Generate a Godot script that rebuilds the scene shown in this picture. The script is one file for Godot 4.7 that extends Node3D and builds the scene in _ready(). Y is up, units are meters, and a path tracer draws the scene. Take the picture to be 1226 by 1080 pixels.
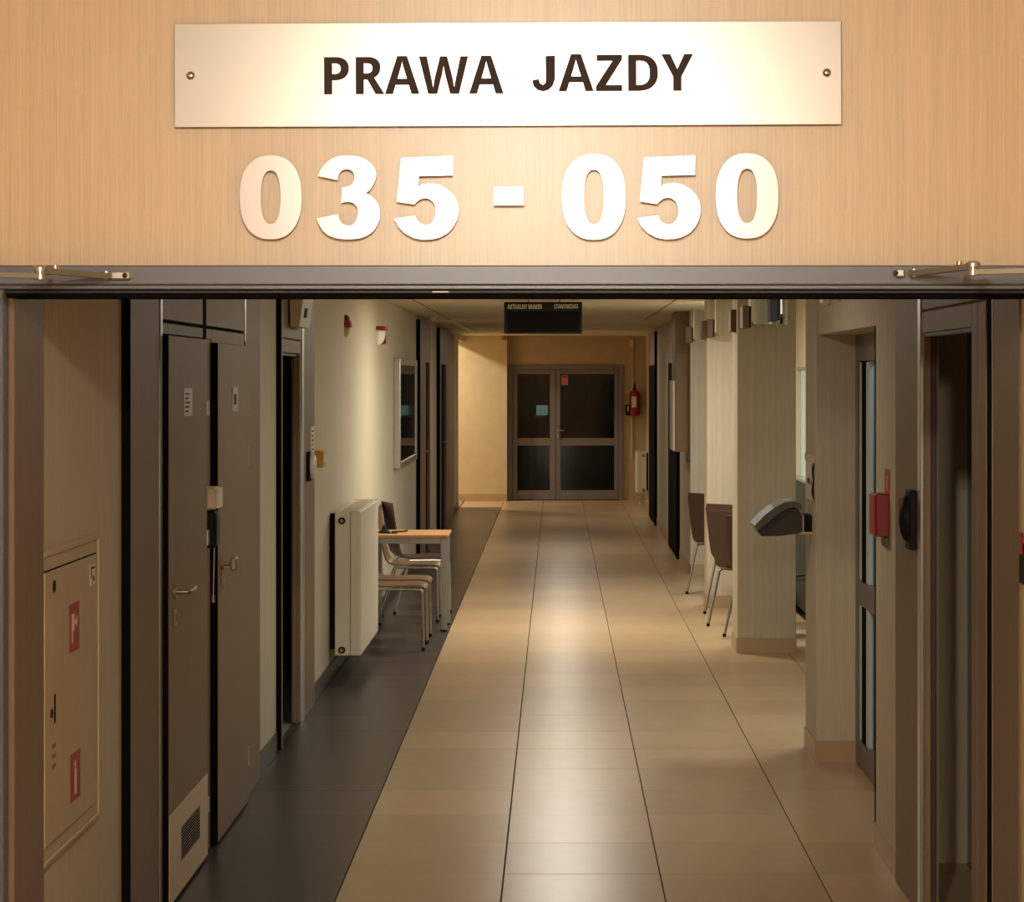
extends Node3D

# Units are metres. The corridor runs along -Z; "d" is the distance in front of the camera (z = -d).
var M := {}
var cache := {}
var rng := RandomNumberGenerator.new()
const CEIL := 2.53
const LW := -1.42
const RW := 1.285

# ---------------------------------------------------------------- materials
func mat(key: String, col: Color, rough := 0.8, metal := 0.0, tex: Texture2D = null, scale := 1.0) -> StandardMaterial3D:
	var m := StandardMaterial3D.new()
	m.resource_name = key
	m.albedo_color = col
	m.roughness = rough
	m.metallic = metal
	if tex:
		m.albedo_texture = tex
		m.uv1_triplanar = true
		m.uv1_world_triplanar = true
		m.uv1_triplanar_sharpness = 8.0
		m.uv1_scale = Vector3.ONE * scale
	M[key] = m
	return m

func c8(r: float, g: float, b: float) -> Color:
	return Color(r / 255.0, g / 255.0, b / 255.0)

func stripe_texture(w: int, h: int, strength: float, run: float, sd: int) -> ImageTexture:
	# woven vertical threads: every column has its own tone, broken into long runs
	var r := RandomNumberGenerator.new()
	r.seed = sd
	var im := Image.create(w, h, false, Image.FORMAT_RGB8)
	for x in w:
		var base := r.randf_range(-1.0, 1.0)
		var wide := sin(x * TAU * 7.0 / w) * 0.3 + sin(x * TAU * 19.0 / w + 1.3) * 0.3
		var y := 0
		while y < h:
			var n := int(r.randf_range(0.3, 1.0) * run)
			var v := base * 0.55 + wide * 0.5 + r.randf_range(-0.6, 0.6)
			if r.randf() < 0.06:
				v -= 1.2
			for k in n:
				if y + k < h:
					var g := clampf(0.93 + v * strength + r.randf_range(-0.012, 0.012), 0.0, 1.0)
					im.set_pixel(x, y + k, Color(g, g, g * 0.995))
			y += n
	return ImageTexture.create_from_image(im)

func speckle_texture(w: int, strength: float, sd: int) -> ImageTexture:
	var nz := FastNoiseLite.new()
	nz.seed = sd
	nz.frequency = 0.02
	nz.fractal_octaves = 4
	var r := RandomNumberGenerator.new()
	r.seed = sd
	var im := Image.create(w, w, false, Image.FORMAT_RGB8)
	for x in w:
		for y in w:
			var v := nz.get_noise_2d(x, y) * strength + r.randf_range(-0.4, 0.4) * strength
			var g := clampf(0.94 + v, 0.0, 1.0)
			im.set_pixel(x, y, Color(g, g, g))
	return ImageTexture.create_from_image(im)

func make_materials() -> void:
	var paper := stripe_texture(512, 512, 0.035, 120.0, 5)
	var grain := stripe_texture(256, 256, 0.05, 90.0, 9)
	var speck := speckle_texture(256, 0.03, 3)
	var wp := mat("hall_wallpaper", c8(222, 194, 161), 0.36, 0.0, paper, 1.1)
	wp.metallic_specular = 0.75
	mat("corridor_wallpaper", c8(215, 202, 176), 0.75, 0.0, paper, 1.1)
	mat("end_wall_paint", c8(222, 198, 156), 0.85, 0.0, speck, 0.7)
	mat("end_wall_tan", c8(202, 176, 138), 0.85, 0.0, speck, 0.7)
	mat("ceiling_paint", c8(232, 220, 190), 0.9, 0.0, speck, 0.5)
	mat("laminate", c8(134, 110, 84), 0.5, 0.0, grain, 2.0)
	mat("laminate_frame", c8(136, 112, 88), 0.5, 0.0, grain, 2.0)
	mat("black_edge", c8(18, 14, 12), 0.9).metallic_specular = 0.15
	mat("aluminium", c8(196, 194, 188), 0.32, 0.9)
	mat("satin_plate", c8(190, 185, 180), 0.33, 0.8)
	mat("letter_metal", c8(182, 174, 173), 0.3, 0.85)
	mat("chrome", c8(200, 198, 194), 0.18, 1.0)
	mat("chair_metal", c8(168, 166, 158), 0.3, 0.85)
	mat("frame_grey", c8(104, 106, 114), 0.4, 0.3)
	mat("rubber", c8(22, 24, 22), 0.5)
	mat("door_profile", c8(128, 118, 114), 0.5, 0.2)
	for i in 3:
		var t := mat("beige_tile_%d" % i, Color(c8(202, 170, 130)) * (0.97 + 0.03 * i), 0.3, 0.0, speck, 0.9)
		t.albedo_color.a = 1.0
		t.metallic_specular = 0.5
		var k := mat("dark_tile_%d" % i, Color(c8(70, 60, 52)) * (0.94 + 0.06 * i), 0.33, 0.0, speck, 0.9)
		k.albedo_color.a = 1.0
	mat("grout", c8(50, 38, 28), 0.9)
	mat("skirting_tile", c8(196, 164, 124), 0.4, 0.0, speck, 0.9)
	mat("dark_skirting", c8(66, 52, 44), 0.4, 0.0, speck, 0.9)
	mat("print_dark", c8(58, 46, 46), 0.9)
	mat("white_enamel", c8(224, 216, 196), 0.4)
	mat("cream_plastic", c8(214, 190, 156), 0.5)
	mat("cabinet_enamel", c8(206, 184, 150), 0.5, 0.0, speck, 1.5)
	mat("red_sign", c8(170, 44, 30), 0.5)
	mat("red_plastic", c8(138, 20, 26), 0.35)
	mat("black_plastic", c8(20, 20, 20), 0.6).metallic_specular = 0.3
	mat("dark_grey_plastic", c8(88, 84, 74), 0.5)
	mat("charcoal_plastic", c8(58, 48, 42), 0.5)
	mat("yellow_plastic", c8(208, 146, 40), 0.45)
	mat("paper", c8(232, 216, 196), 0.8)
	mat("pink_paper", c8(220, 130, 120), 0.8)
	mat("plywood", c8(122, 96, 70), 0.35, 0.0, grain, 3.0)
	mat("dark_plywood", c8(78, 56, 46), 0.45, 0.0, grain, 3.0)
	mat("table_wood", c8(206, 156, 108), 0.4, 0.0, grain, 3.0)
	mat("table_steel", c8(150, 150, 146), 0.4, 0.6)
	mat("sign_brown", c8(108, 80, 56), 0.5)
	mat("sign_beige", c8(134, 106, 76), 0.6)
	mat("joint_shade_tan", c8(150, 128, 94), 0.8)  # tan tone stands in for the shadow in the ceiling grooves
	mat("reflection_pale", c8(206, 216, 222), 0.35)  # pale tone stands in for reflected light on the recessed glass door
	var gd := mat("glass_dark", Color(0.03, 0.045, 0.04, 0.35), 0.05)
	gd.transparency = BaseMaterial3D.TRANSPARENCY_ALPHA
	gd.metallic_specular = 0.25
	mat("dull_steel", c8(150, 134, 116), 0.4, 0.7)
	mat("screen_black", c8(24, 20, 18), 0.9).metallic_specular = 0.15
	mat("letter_grey", c8(206, 192, 160), 0.6)
	mat("silver_sheet", c8(196, 206, 202), 0.3, 0.3)
	mat("counter_black", c8(26, 27, 24), 0.5)
	mat("mirror_dark", c8(64, 70, 74), 0.12, 0.6)
	mat("interior_wall", c8(120, 124, 112), 0.9)
	mat("blue_cloth", c8(92, 116, 132), 0.9)
	var gl := mat("glass", Color(0.05, 0.06, 0.055, 0.35), 0.04)
	gl.transparency = BaseMaterial3D.TRANSPARENCY_ALPHA
	var lamp := mat("lamp_warm", c8(255, 236, 205), 0.5)
	lamp.emission_enabled = true
	lamp.emission = Color(1.0, 0.84, 0.62)
	lamp.emission_energy_multiplier = 6.0
	var ld := mat("lamp_dim", c8(255, 240, 214), 0.5)
	ld.emission_enabled = true
	ld.emission = Color(1.0, 0.92, 0.78)
	ld.emission_energy_multiplier = 1.5
	var lc := mat("lamp_cool", c8(245, 248, 240), 0.5)
	lc.emission_enabled = true
	lc.emission = Color(0.98, 0.95, 0.84)
	lc.emission_energy_multiplier = 5.0
	var fw := mat("frosted_window", c8(190, 206, 196), 0.5)
	fw.emission_enabled = true
	fw.emission = Color(0.62, 0.72, 0.66)
	fw.emission_energy_multiplier = 0.22
	var scr := mat("lit_screen", c8(190, 214, 206), 0.4)
	scr.emission_enabled = true
	scr.emission = Color(0.6, 0.78, 0.74)
	scr.emission_energy_multiplier = 0.4

# ---------------------------------------------------------------- geometry helpers
func tri(st: SurfaceTool, a: Vector3, b: Vector3, c: Vector3, n: Vector3) -> void:
	if (b - a).cross(c - a).dot(n) > 0.0:
		var t := b; b = c; c = t
	for v in [a, b, c]:
		st.set_normal(n)
		st.add_vertex(v)

func quad(st: SurfaceTool, a: Vector3, b: Vector3, c: Vector3, d: Vector3, n: Vector3) -> void:
	tri(st, a, b, c, n)
	tri(st, a, c, d, n)

func add_box(st: SurfaceTool, p0: Vector3, p1: Vector3, ch := 0.0) -> void:
	var lo := Vector3(minf(p0.x, p1.x), minf(p0.y, p1.y), minf(p0.z, p1.z))
	var hi := Vector3(maxf(p0.x, p1.x), maxf(p0.y, p1.y), maxf(p0.z, p1.z))
	var s := (hi - lo) * 0.5
	var o := (hi + lo) * 0.5
	ch = minf(ch, minf(s.x, minf(s.y, s.z)) * 0.45)
	for ax in 3:
		var u := (ax + 1) % 3
		var v := (ax + 2) % 3
		for sg in [-1.0, 1.0]:
			var n := Vector3.ZERO
			n[ax] = sg
			var pts := []
			for q in [[-1, -1], [1, -1], [1, 1], [-1, 1]]:
				var p := Vector3.ZERO
				p[ax] = sg * s[ax]
				p[u] = q[0] * (s[u] - ch)
				p[v] = q[1] * (s[v] - ch)
				pts.append(o + p)
			quad(st, pts[0], pts[1], pts[2], pts[3], n)
	if ch <= 0.0:
		return
	for ax in 3:
		var u := (ax + 1) % 3
		var v := (ax + 2) % 3
		for a in [-1.0, 1.0]:
			for b in [-1.0, 1.0]:
				var n := Vector3.ZERO
				n[u] = a; n[v] = b
				n = n.normalized()
				var pts := []
				for q in [[-1, 0], [1, 0], [1, 1], [-1, 1]]:
					var p := Vector3.ZERO
					p[ax] = q[0] * (s[ax] - ch)
					p[u] = a * (s[u] - (ch if q[1] == 0 else 0.0))
					p[v] = b * (s[v] - (0.0 if q[1] == 0 else ch))
					pts.append(o + p)
				quad(st, pts[0], pts[1], pts[2], pts[3], n)
	for a in [-1.0, 1.0]:
		for b in [-1.0, 1.0]:
			for c in [-1.0, 1.0]:
				var k := Vector3(a * s.x, b * s.y, c * s.z)
				tri(st, o + k - Vector3(0, b * ch, c * ch), o + k - Vector3(a * ch, 0, c * ch), o + k - Vector3(a * ch, b * ch, 0), Vector3(a, b, c).normalized())

func new_st() -> SurfaceTool:
	var st := SurfaceTool.new()
	st.begin(Mesh.PRIMITIVE_TRIANGLES)
	return st

func wpos(n: Node) -> Vector3:
	var p := Vector3.ZERO
	while n is Node3D and n != self:
		p += n.position
		n = n.get_parent()
	return p

func put(parent: Node, called: String, mesh: Mesh, m: Material, at := Vector3.ZERO) -> MeshInstance3D:
	# "at" is a place in the world; turned things are built at the origin first and moved afterwards
	var o := MeshInstance3D.new()
	o.name = called
	o.mesh = mesh
	o.set_surface_override_material(0, m)
	parent.add_child(o, true)
	o.position = at - wpos(parent)
	return o

func box_mesh(s: Vector3, ch: float) -> ArrayMesh:
	var key := "%.4f %.4f %.4f %.4f" % [s.x, s.y, s.z, ch]
	if not cache.has(key):
		var st := new_st()
		add_box(st, -s * 0.5, s * 0.5, ch)
		cache[key] = st.commit()
	return cache[key]

func B(parent: Node, called: String, m: String, x0: float, x1: float, y0: float, y1: float, d0: float, d1: float, ch := 0.002) -> MeshInstance3D:
	var s := Vector3(absf(x1 - x0), absf(y1 - y0), absf(d1 - d0))
	return put(parent, called, box_mesh(s, ch), M[m], Vector3((x0 + x1) * 0.5, (y0 + y1) * 0.5, -(d0 + d1) * 0.5))

func boxes(parent: Node, called: String, m: String, list: Array, ch := 0.0) -> MeshInstance3D:
	var st := new_st()
	for b in list:
		add_box(st, Vector3(b[0], b[2], -b[4]), Vector3(b[1], b[3], -b[5]), ch)
	return put(parent, called, st.commit(), M[m], Vector3.ZERO)

func tube_mesh(pts: Array, r: float, n := 10, r1 := -1.0) -> ArrayMesh:
	var st := new_st()
	var k := pts.size()
	var rings := []
	var nors := []
	var side := Vector3.ZERO
	for i in k:
		var t: Vector3 = (pts[mini(i + 1, k - 1)] - pts[maxi(i - 1, 0)]).normalized()
		if side == Vector3.ZERO:
			side = t.cross(Vector3.UP if absf(t.y) < 0.9 else Vector3.RIGHT).normalized()
		side = (side - t * side.dot(t)).normalized()
		var up := t.cross(side)
		var rr := r if r1 < 0.0 else lerpf(r, r1, i / float(k - 1))
		var ring := []
		var nr := []
		for j in n:
			var a := TAU * j / n
			var v := side * cos(a) + up * sin(a)
			ring.append(pts[i] + v * rr)
			nr.append(v)
		rings.append(ring)
		nors.append(nr)
	for i in k - 1:
		for j in n:
			var j2 := (j + 1) % n
			var q := [[rings[i][j], nors[i][j]], [rings[i][j2], nors[i][j2]], [rings[i + 1][j2], nors[i + 1][j2]], [rings[i + 1][j], nors[i + 1][j]]]
			smooth_quad(st, q)
	for e in [0, k - 1]:
		var nn: Vector3 = (pts[0] - pts[1]).normalized() if e == 0 else (pts[k - 1] - pts[k - 2]).normalized()
		for j in n:
			tri(st, pts[e], rings[e][j], rings[e][(j + 1) % n], nn)
	return st.commit()

func smooth_quad(st: SurfaceTool, q: Array) -> void:
	for f in [[0, 1, 2], [0, 2, 3]]:
		var a = q[f[0]]; var b = q[f[1]]; var c = q[f[2]]
		var mean: Vector3 = a[1] + b[1] + c[1]
		var order := [a, b, c]
		if (b[0] - a[0]).cross(c[0] - a[0]).dot(mean) > 0.0:
			order = [a, c, b]
		for v in order:
			st.set_normal(v[1])
			st.add_vertex(v[0])

func lathe_mesh(prof: Array, n := 20) -> ArrayMesh:
	# profile of (radius, height) pairs round the Y axis
	var st := new_st()
	for i in prof.size() - 1:
		var p: Vector2 = prof[i]
		var q: Vector2 = prof[i + 1]
		var nn := Vector2(q.y - p.y, -(q.x - p.x)).normalized()
		for j in n:
			var a := TAU * j / n
			var b := TAU * (j + 1) / n
			var va := Vector3(cos(a), 0, sin(a))
			var vb := Vector3(cos(b), 0, sin(b))
			var na := Vector3(va.x * nn.x, nn.y, va.z * nn.x)
			var nb := Vector3(vb.x * nn.x, nn.y, vb.z * nn.x)
			var up := Vector3.UP
			smooth_quad(st, [[va * p.x + up * p.y, na], [vb * p.x + up * p.y, nb], [vb * q.x + up * q.y, nb], [va * q.x + up * q.y, na]])
	return st.commit()

func extrude_mesh(poly: PackedVector2Array, depth: float, holes := PackedVector2Array()) -> ArrayMesh:
	# outline in the XY plane, front face at z = +depth / 2
	var st := new_st()
	var h := depth * 0.5
	var f := Vector3(0, 0, 1)
	var n := poly.size()
	if holes.is_empty():
		var idx := Geometry2D.triangulate_polygon(poly)
		for i in range(0, idx.size(), 3):
			for s in [1.0, -1.0]:
				tri(st, Vector3(poly[idx[i]].x, poly[idx[i]].y, s * h), Vector3(poly[idx[i + 1]].x, poly[idx[i + 1]].y, s * h), Vector3(poly[idx[i + 2]].x, poly[idx[i + 2]].y, s * h), f * s)
	else:
		for i in n:
			var j := (i + 1) % n
			for s in [1.0, -1.0]:
				var z: float = s * h
				quad(st, Vector3(poly[i].x, poly[i].y, z), Vector3(poly[j].x, poly[j].y, z), Vector3(holes[j].x, holes[j].y, z), Vector3(holes[i].x, holes[i].y, z), f * s)
	var loops := [[poly, 1.0]]
	if not holes.is_empty():
		loops.append([holes, -1.0])
	for l in loops:
		var pl: PackedVector2Array = l[0]
		var ccw: float = -1.0 if Geometry2D.is_polygon_clockwise(pl) else 1.0
		for i in pl.size():
			var a := pl[i]
			var b := pl[(i + 1) % pl.size()]
			var e := (b - a).normalized()
			var nn := Vector3(e.y, -e.x, 0) * ccw * float(l[1])
			quad(st, Vector3(a.x, a.y, h), Vector3(b.x, b.y, h), Vector3(b.x, b.y, -h), Vector3(a.x, a.y, -h), nn)
	return st.commit()

# a pixel of the photograph (vanishing point 666,452; focal length 2800 px; eye height 1.89 m) at distance d
func at(u: float, v: float, d: float) -> Vector3:
	return Vector3((u - 666.0) * d / 2800.0, 1.89 - (v - 452.0) * d / 2800.0, -d)

# ---------------------------------------------------------------- things
func thing(called: String, label: String, category: String, where := Vector3.ZERO, group := "") -> Node3D:
	var o := Node3D.new()
	o.name = called
	add_child(o, true)
	o.position = where
	tag(o, label, category, group)
	return o

func tag(o: Node, label: String, category: String, group := "") -> Node:
	o.set_meta("label", label)
	o.set_meta("category", category)
	if group:
		o.set_meta("group", group)
	return o

func structure(o: Node, label := "") -> Node:
	o.set_meta("kind", "structure")
	if label:
		o.set_meta("label", label)
	return o

func frame_node(called: String, label: String, where: Vector3) -> Node3D:
	var o := Node3D.new()
	o.name = called
	add_child(o, true)
	o.position = where
	structure(o, label)
	return o

func text_mesh(s: String, bold: bool, depth: float) -> TextMesh:
	var f := SystemFont.new()
	f.font_names = PackedStringArray(["Droid Sans"])
	f.font_weight = 700 if bold else 400
	var t := TextMesh.new()
	t.font = f
	t.text = s
	t.font_size = 64
	t.pixel_size = 0.01
	t.depth = depth
	t.curve_step = 1.0
	return t

func put_text(parent: Node, called: String, s: String, m: String, x0: float, x1: float, y0: float, y1: float, d: float, turn := 0.0, bold := true) -> MeshInstance3D:
	var t := text_mesh(s, bold, 0.002)
	var bb := t.get_aabb()
	var o := MeshInstance3D.new()
	o.name = called
	o.mesh = t
	o.set_surface_override_material(0, M[m])
	parent.add_child(o, true)
	var sx := (x1 - x0) / bb.size.x
	var sy := (y1 - y0) / bb.size.y
	o.scale = Vector3(sx, sy, 1.0)
	var ctr := bb.position + bb.size * 0.5
	o.rotation.z = turn
	o.position = Vector3((x0 + x1) * 0.5, (y0 + y1) * 0.5, -d) - wpos(parent) - Vector3(ctr.x * sx, ctr.y * sy, 0.0).rotated(Vector3(0, 0, 1), turn)
	return o

func area_light(parent: Node, where: Vector3, size: Vector2, col: Color, energy: float, towards := Vector3.DOWN) -> void:
	var l := AreaLight3D.new()
	l.name = "area_light"
	l.area_size = size
	l.light_color = col
	l.light_energy = energy
	l.shadow_enabled = true
	l.area_range = 60.0
	l.area_attenuation = 2.0
	parent.add_child(l, true)
	l.position = where - wpos(parent)
	l.basis = Basis.looking_at(towards, Vector3.FORWARD if absf(towards.y) > 0.9 else Vector3.UP)

func ceiling_lamp(label: String, x: float, y: float, d: float, sx: float, sd: float, col: Color, energy: float, glow: String, group := "") -> void:
	var t := thing("ceiling_lamp", label, "lamp", Vector3(x, y, -d), group)
	B(t, "housing", "white_enamel", x - sx / 2 - 0.03, x + sx / 2 + 0.03, y - 0.006, y - 0.001, d - sd / 2 - 0.03, d + sd / 2 + 0.03, 0.004)
	B(t, "diffuser", glow, x - sx / 2, x + sx / 2, y - 0.009, y - 0.0065, d - sd / 2, d + sd / 2, 0.0)
	area_light(t, Vector3(x, y - 0.014, -d), Vector2(sx, sd), col, energy)

# ---------------------------------------------------------------- scene
func _ready() -> void:
	rng.seed = 7
	setup_view()
	make_materials()
	build_lamps()
	build_shell()
	build_floor()
	build_header()
	build_left()
	build_right()
	build_end()
	build_furniture()
	build_details()

func setup_view() -> void:
	var cam := Camera3D.new()
	cam.name = "camera"
	cam.projection = Camera3D.PROJECTION_FRUSTUM
	cam.near = 0.05
	cam.far = 200.0
	cam.size = 0.05 * 1080.0 / 2800.0
	cam.frustum_offset = Vector2((613.0 - 666.0) / 2800.0, -(540.0 - 452.0) / 2800.0) * 0.05
	cam.position = Vector3(0, 1.89, 0)
	cam.current = true
	add_child(cam)
	var we := WorldEnvironment.new()
	we.name = "world_environment"
	var e := Environment.new()
	e.background_mode = Environment.BG_COLOR
	e.background_color = Color(0.0, 0.0, 0.0)
	e.tonemap_mode = Environment.TONE_MAPPER_LINEAR
	e.tonemap_exposure = 1.0
	e.sdfgi_enabled = true
	e.ssao_enabled = true
	e.ssil_enabled = true
	we.environment = e
	add_child(we)

func build_lamps() -> void:
	# hall: an opal globe hanging in front of the header wall
	var gp := Vector3(-0.12, 2.9, -2.0)
	var g := thing("pendant_lamp", "opal globe pendant lamp hanging in the front hall", "lamp", gp)
	put(g, "globe", lathe_mesh([Vector2(0.0, -0.09), Vector2(0.045, -0.078), Vector2(0.078, -0.045), Vector2(0.09, 0.0), Vector2(0.078, 0.045), Vector2(0.045, 0.078), Vector2(0.02, 0.088)]), M["lamp_warm"], gp)
	put(g, "stem", tube_mesh([Vector3(0, 0.088, 0), Vector3(0, 0.25, 0)], 0.01), M["chrome"], gp)
	var l := OmniLight3D.new()
	l.name = "globe_light"
	l.light_color = Color(1.0, 0.96, 0.88)
	l.light_energy = 5.8
	l.light_size = 0.08
	l.omni_range = 60.0
	l.omni_attenuation = 2.0
	l.shadow_enabled = true
	g.add_child(l)
	gp = Vector3(0.0, 2.75, 2.6)
	g = thing("pendant_lamp", "opal globe pendant lamp at the back of the front hall", "lamp", gp)
	put(g, "globe", lathe_mesh([Vector2(0.0, -0.15), Vector2(0.075, -0.13), Vector2(0.13, -0.075), Vector2(0.15, 0.0), Vector2(0.13, 0.075), Vector2(0.075, 0.13), Vector2(0.02, 0.148)]), M["lamp_warm"], gp)
	put(g, "stem", tube_mesh([Vector3(0, 0.148, 0), Vector3(0, 0.4, 0)], 0.01), M["chrome"], gp)
	var l2: OmniLight3D = l.duplicate()
	l2.light_energy = 8.0
	l2.light_size = 0.14
	g.add_child(l2)
	ceiling_lamp("dim ceiling panel just behind the doorway", 0.0, CEIL, 10.2, 0.5, 0.5, Color(1.0, 0.97, 0.92), 1.3, "lamp_dim")
	for e in [[25.5, "recessed downlight in the ceiling before the last doors"], [31.0, "recessed downlight in the ceiling nearest the far double door"]]:
		ceiling_lamp(e[1], 0.08, CEIL, e[0], 0.16, 0.16, Color(1.0, 0.97, 0.90), 2.4, "lamp_dim", "recessed downlights")
	ceiling_lamp("square ceiling panel over the middle of the corridor", 0.05, CEIL, 17.6, 0.5, 0.5, Color(1.0, 0.98, 0.93), 6.0, "lamp_warm")
	ceiling_lamp("ceiling panel over the service bay behind the second pillar", 1.5, CEIL, 17.0, 0.3, 0.6, Color(0.98, 1.0, 0.98), 1.9, "lamp_cool", "bay lamps")
	ceiling_lamp("ceiling panel over the service bay behind the third pillar", 1.5, CEIL, 20.1, 0.3, 0.6, Color(0.96, 0.99, 1.0), 3.0, "lamp_cool", "bay lamps")
	ceiling_lamp("ceiling panel over the service bay nearest the doorway", 1.55, CEIL, 12.5, 0.3, 0.5, Color(0.98, 1.0, 0.98), 2.5, "lamp_cool", "bay lamps")
	ceiling_lamp("ceiling panel inside the office behind the recessed glass door", 2.15, 2.5, 10.6, 0.3, 0.6, Color(0.92, 1.0, 0.98), 1.2, "lamp_dim")
	ceiling_lamp("ceiling lamp in the side corridor at the far left", -2.6, 2.93, 34.85, 0.3, 0.3, Color(1.0, 0.97, 0.90), 8.0, "lamp_warm")

func build_shell() -> void:
	# front hall round the camera
	structure(boxes(self, "floor_hall", "beige_tile_1", [[-3.4, 3.4, -0.12, -0.002, -6.0, 6.04]]))
	structure(boxes(self, "ceiling_hall", "ceiling_paint", [[-3.4, 3.4, 3.15, 3.3, -6.0, 6.3]]))
	structure(boxes(self, "wall_hall_left", "hall_wallpaper", [[-3.5, -3.4, -0.1, 3.3, -6.0, 6.3]]))
	structure(boxes(self, "wall_hall_right", "hall_wallpaper", [[3.4, 3.5, -0.1, 3.3, -6.0, 6.3]]))
	structure(boxes(self, "wall_hall_back", "hall_wallpaper", [[-3.5, 3.5, -0.1, 3.3, -6.1, -6.0]]))
	structure(boxes(self, "wall_front", "hall_wallpaper", [
		[-3.4, 3.4, 2.178, 3.15, 6.06, 6.25],
		[-3.4, -1.52, -0.1, 2.178, 6.06, 6.25],
		[1.40, 3.4, -0.1, 2.178, 6.06, 6.25]]), "wallpapered wall over the doorway carrying the sign")
	# corridor
	structure(boxes(self, "ceiling", "ceiling_paint", [
		[-1.6, 2.2, CEIL, CEIL + 0.12, 6.25, 33.9],
		[-1.42, 2.2, CEIL, CEIL + 0.12, 33.9, 36.4],
		[-4.2, -1.42, 2.95, 3.07, 33.8, 36.0]]))
	structure(B(self, "trim_1", "joint_shade_tan", -1.185, -1.168, CEIL - 0.003, CEIL + 0.01, 6.5, 26.0, 0.001), "narrow joint strip along the left of the ceiling")  # shadow of the groove given as a tan strip
	structure(B(self, "trim_3", "white_enamel", -1.185, -1.165, CEIL - 0.006, CEIL + 0.01, 27.0, 33.5, 0.001), "pale cable strip along the far left of the ceiling")
	structure(B(self, "trim_4", "joint_shade_tan", 0.975, 0.992, CEIL - 0.003, CEIL + 0.01, 6.5, 26.0, 0.001), "narrow joint strip along the right of the ceiling")
	structure(boxes(self, "wall_left", "corridor_wallpaper", [
		[-1.6, LW, 0, CEIL, 6.25, 11.92],
		[-1.446, LW, 2.02, CEIL, 11.92, 12.78],
		[-1.446, LW, 0, CEIL, 12.83, 17.9],
		[-1.6, LW, 0, CEIL, 17.9, 33.9],
		[-1.446, LW, 2.02, CEIL, 12.78, 12.83],
		[-1.6, LW, 2.44, 3.07, 33.9, 35.76]]), "striped cream wall on the left of the corridor")
	structure(boxes(self, "wall_side_corridor", "end_wall_paint", [
		[-4.2, -1.6, 0, 3.07, 33.8, 33.9],
		[-4.3, -4.2, 0, 3.07, 33.8, 35.9]]))
	structure(boxes(self, "wall_right", "corridor_wallpaper", [
		[RW, 1.6, 0, CEIL, 6.25, 7.12],
		[RW, 1.325, 2.05, CEIL, 7.12, 8.12],
		[RW, 1.325, 0, CEIL, 8.12, 9.1],
		[RW, 1.6, 0, CEIL, 9.1, 9.44],
		[RW, 1.6, 2.10, CEIL, 9.44, 11.5],
		[RW, 1.95, 0, CEIL, 22.4, 32.6]]), "wallpapered wall on the right of the corridor")
	structure(boxes(self, "wall_right_far", "corridor_wallpaper", [[1.38, 1.95, 0, CEIL, 32.6, 36.1]]))
	for p in [[11.5, 11.99, 1.278, 1.66, "pillar beside the recessed glass door, nearest of the row"], [16.04, 16.5, 1.243, 1.644, "wide pillar behind the grey wall terminal"], [19.17, 19.52, 1.236, 1.95, "third pillar, between the two groups of brown chairs"]]:
		var o := boxes(self, "pillar", "corridor_wallpaper", [[p[2], p[3], 0, CEIL, p[0], p[1]]], 0.004)
		structure(o, p[4])
		var s := boxes(o, "skirting", "skirting_tile", [[p[2] - 0.008, p[3] + 0.004, 0, 0.103, p[0] - 0.008, p[0]], [p[2] - 0.008, p[2], 0, 0.103, p[0], p[1]]])
		s.position = Vector3.ZERO
	# service bays: counter, frosted window, wall above
	structure(boxes(self, "wall_service", "corridor_wallpaper", [
		[1.95, 2.1, 1.97, CEIL, 11.9, 22.4],
		[1.95, 2.1, 1.08, 1.97, 11.9, 12.4],
		[1.95, 2.1, 1.08, 1.97, 15.6, 16.3],
		[1.95, 2.1, 1.08, 1.97, 19.0, 19.6],
		[1.95, 2.1, 1.08, 1.97, 22.0, 22.4],
		[1.6, 2.1, 0, CEIL, 11.85, 11.99]]), "wall of service windows behind the pillars")
	structure(boxes(self, "wall_service_base", "counter_black", [[1.93, 2.1, 0.06, 1.08, 11.99, 22.4]], 0.004), "black counter front under the service windows")
	var k := 1
	for w in [[12.4, 15.6], [16.3, 19.0], [19.6, 22.0]]:
		var o := frame_node("window_%d" % k, "frosted service window", Vector3(2.0, 1.08, -(w[0] + w[1]) * 0.5))
		B(o, "pane", "frosted_window", 1.985, 2.0, 1.1, 1.95, w[0] + 0.02, w[1] - 0.02, 0.0)
		B(o, "sill", "aluminium", 1.9, 2.0, 1.08, 1.1, w[0], w[1])
		B(o, "head", "aluminium", 1.96, 2.0, 1.95, 1.97, w[0], w[1])
		k += 1
	# unlit rooms behind the two open doorways
	structure(boxes(self, "wall_room_left", "interior_wall", [
		[-4.0, -3.9, 0, 2.6, 10.9, 18.0], [-3.9, -1.6, 0, 2.6, 10.9, 11.0], [-3.9, -1.6, 0, 2.6, 17.9, 18.0],
		[-3.9, -1.446, 2.56, 2.66, 11.0, 17.9], [-3.9, -1.446, -0.1, -0.001, 11.0, 17.9]]))
	structure(boxes(self, "wall_room_right", "interior_wall", [
		[3.9, 4.0, 0, 2.66, 6.3, 9.2], [1.6, 3.9, 0, 2.6, 6.26, 6.36], [1.6, 3.9, 0, 2.6, 9.1, 9.2],
		[1.325, 3.9, 2.56, 2.66, 6.36, 9.1], [1.325, 3.9, -0.1, -0.001, 6.36, 9.1]]))
	structure(boxes(self, "wall_office", "interior_wall", [
		[2.6, 2.7, 0, 2.6, 9.2, 11.85], [1.6, 2.7, 2.5, 2.6, 9.2, 11.85], [1.6, 2.7, -0.1, 0, 9.2, 11.85], [1.6, 2.7, 0, 2.6, 11.75, 11.85]]))

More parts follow.
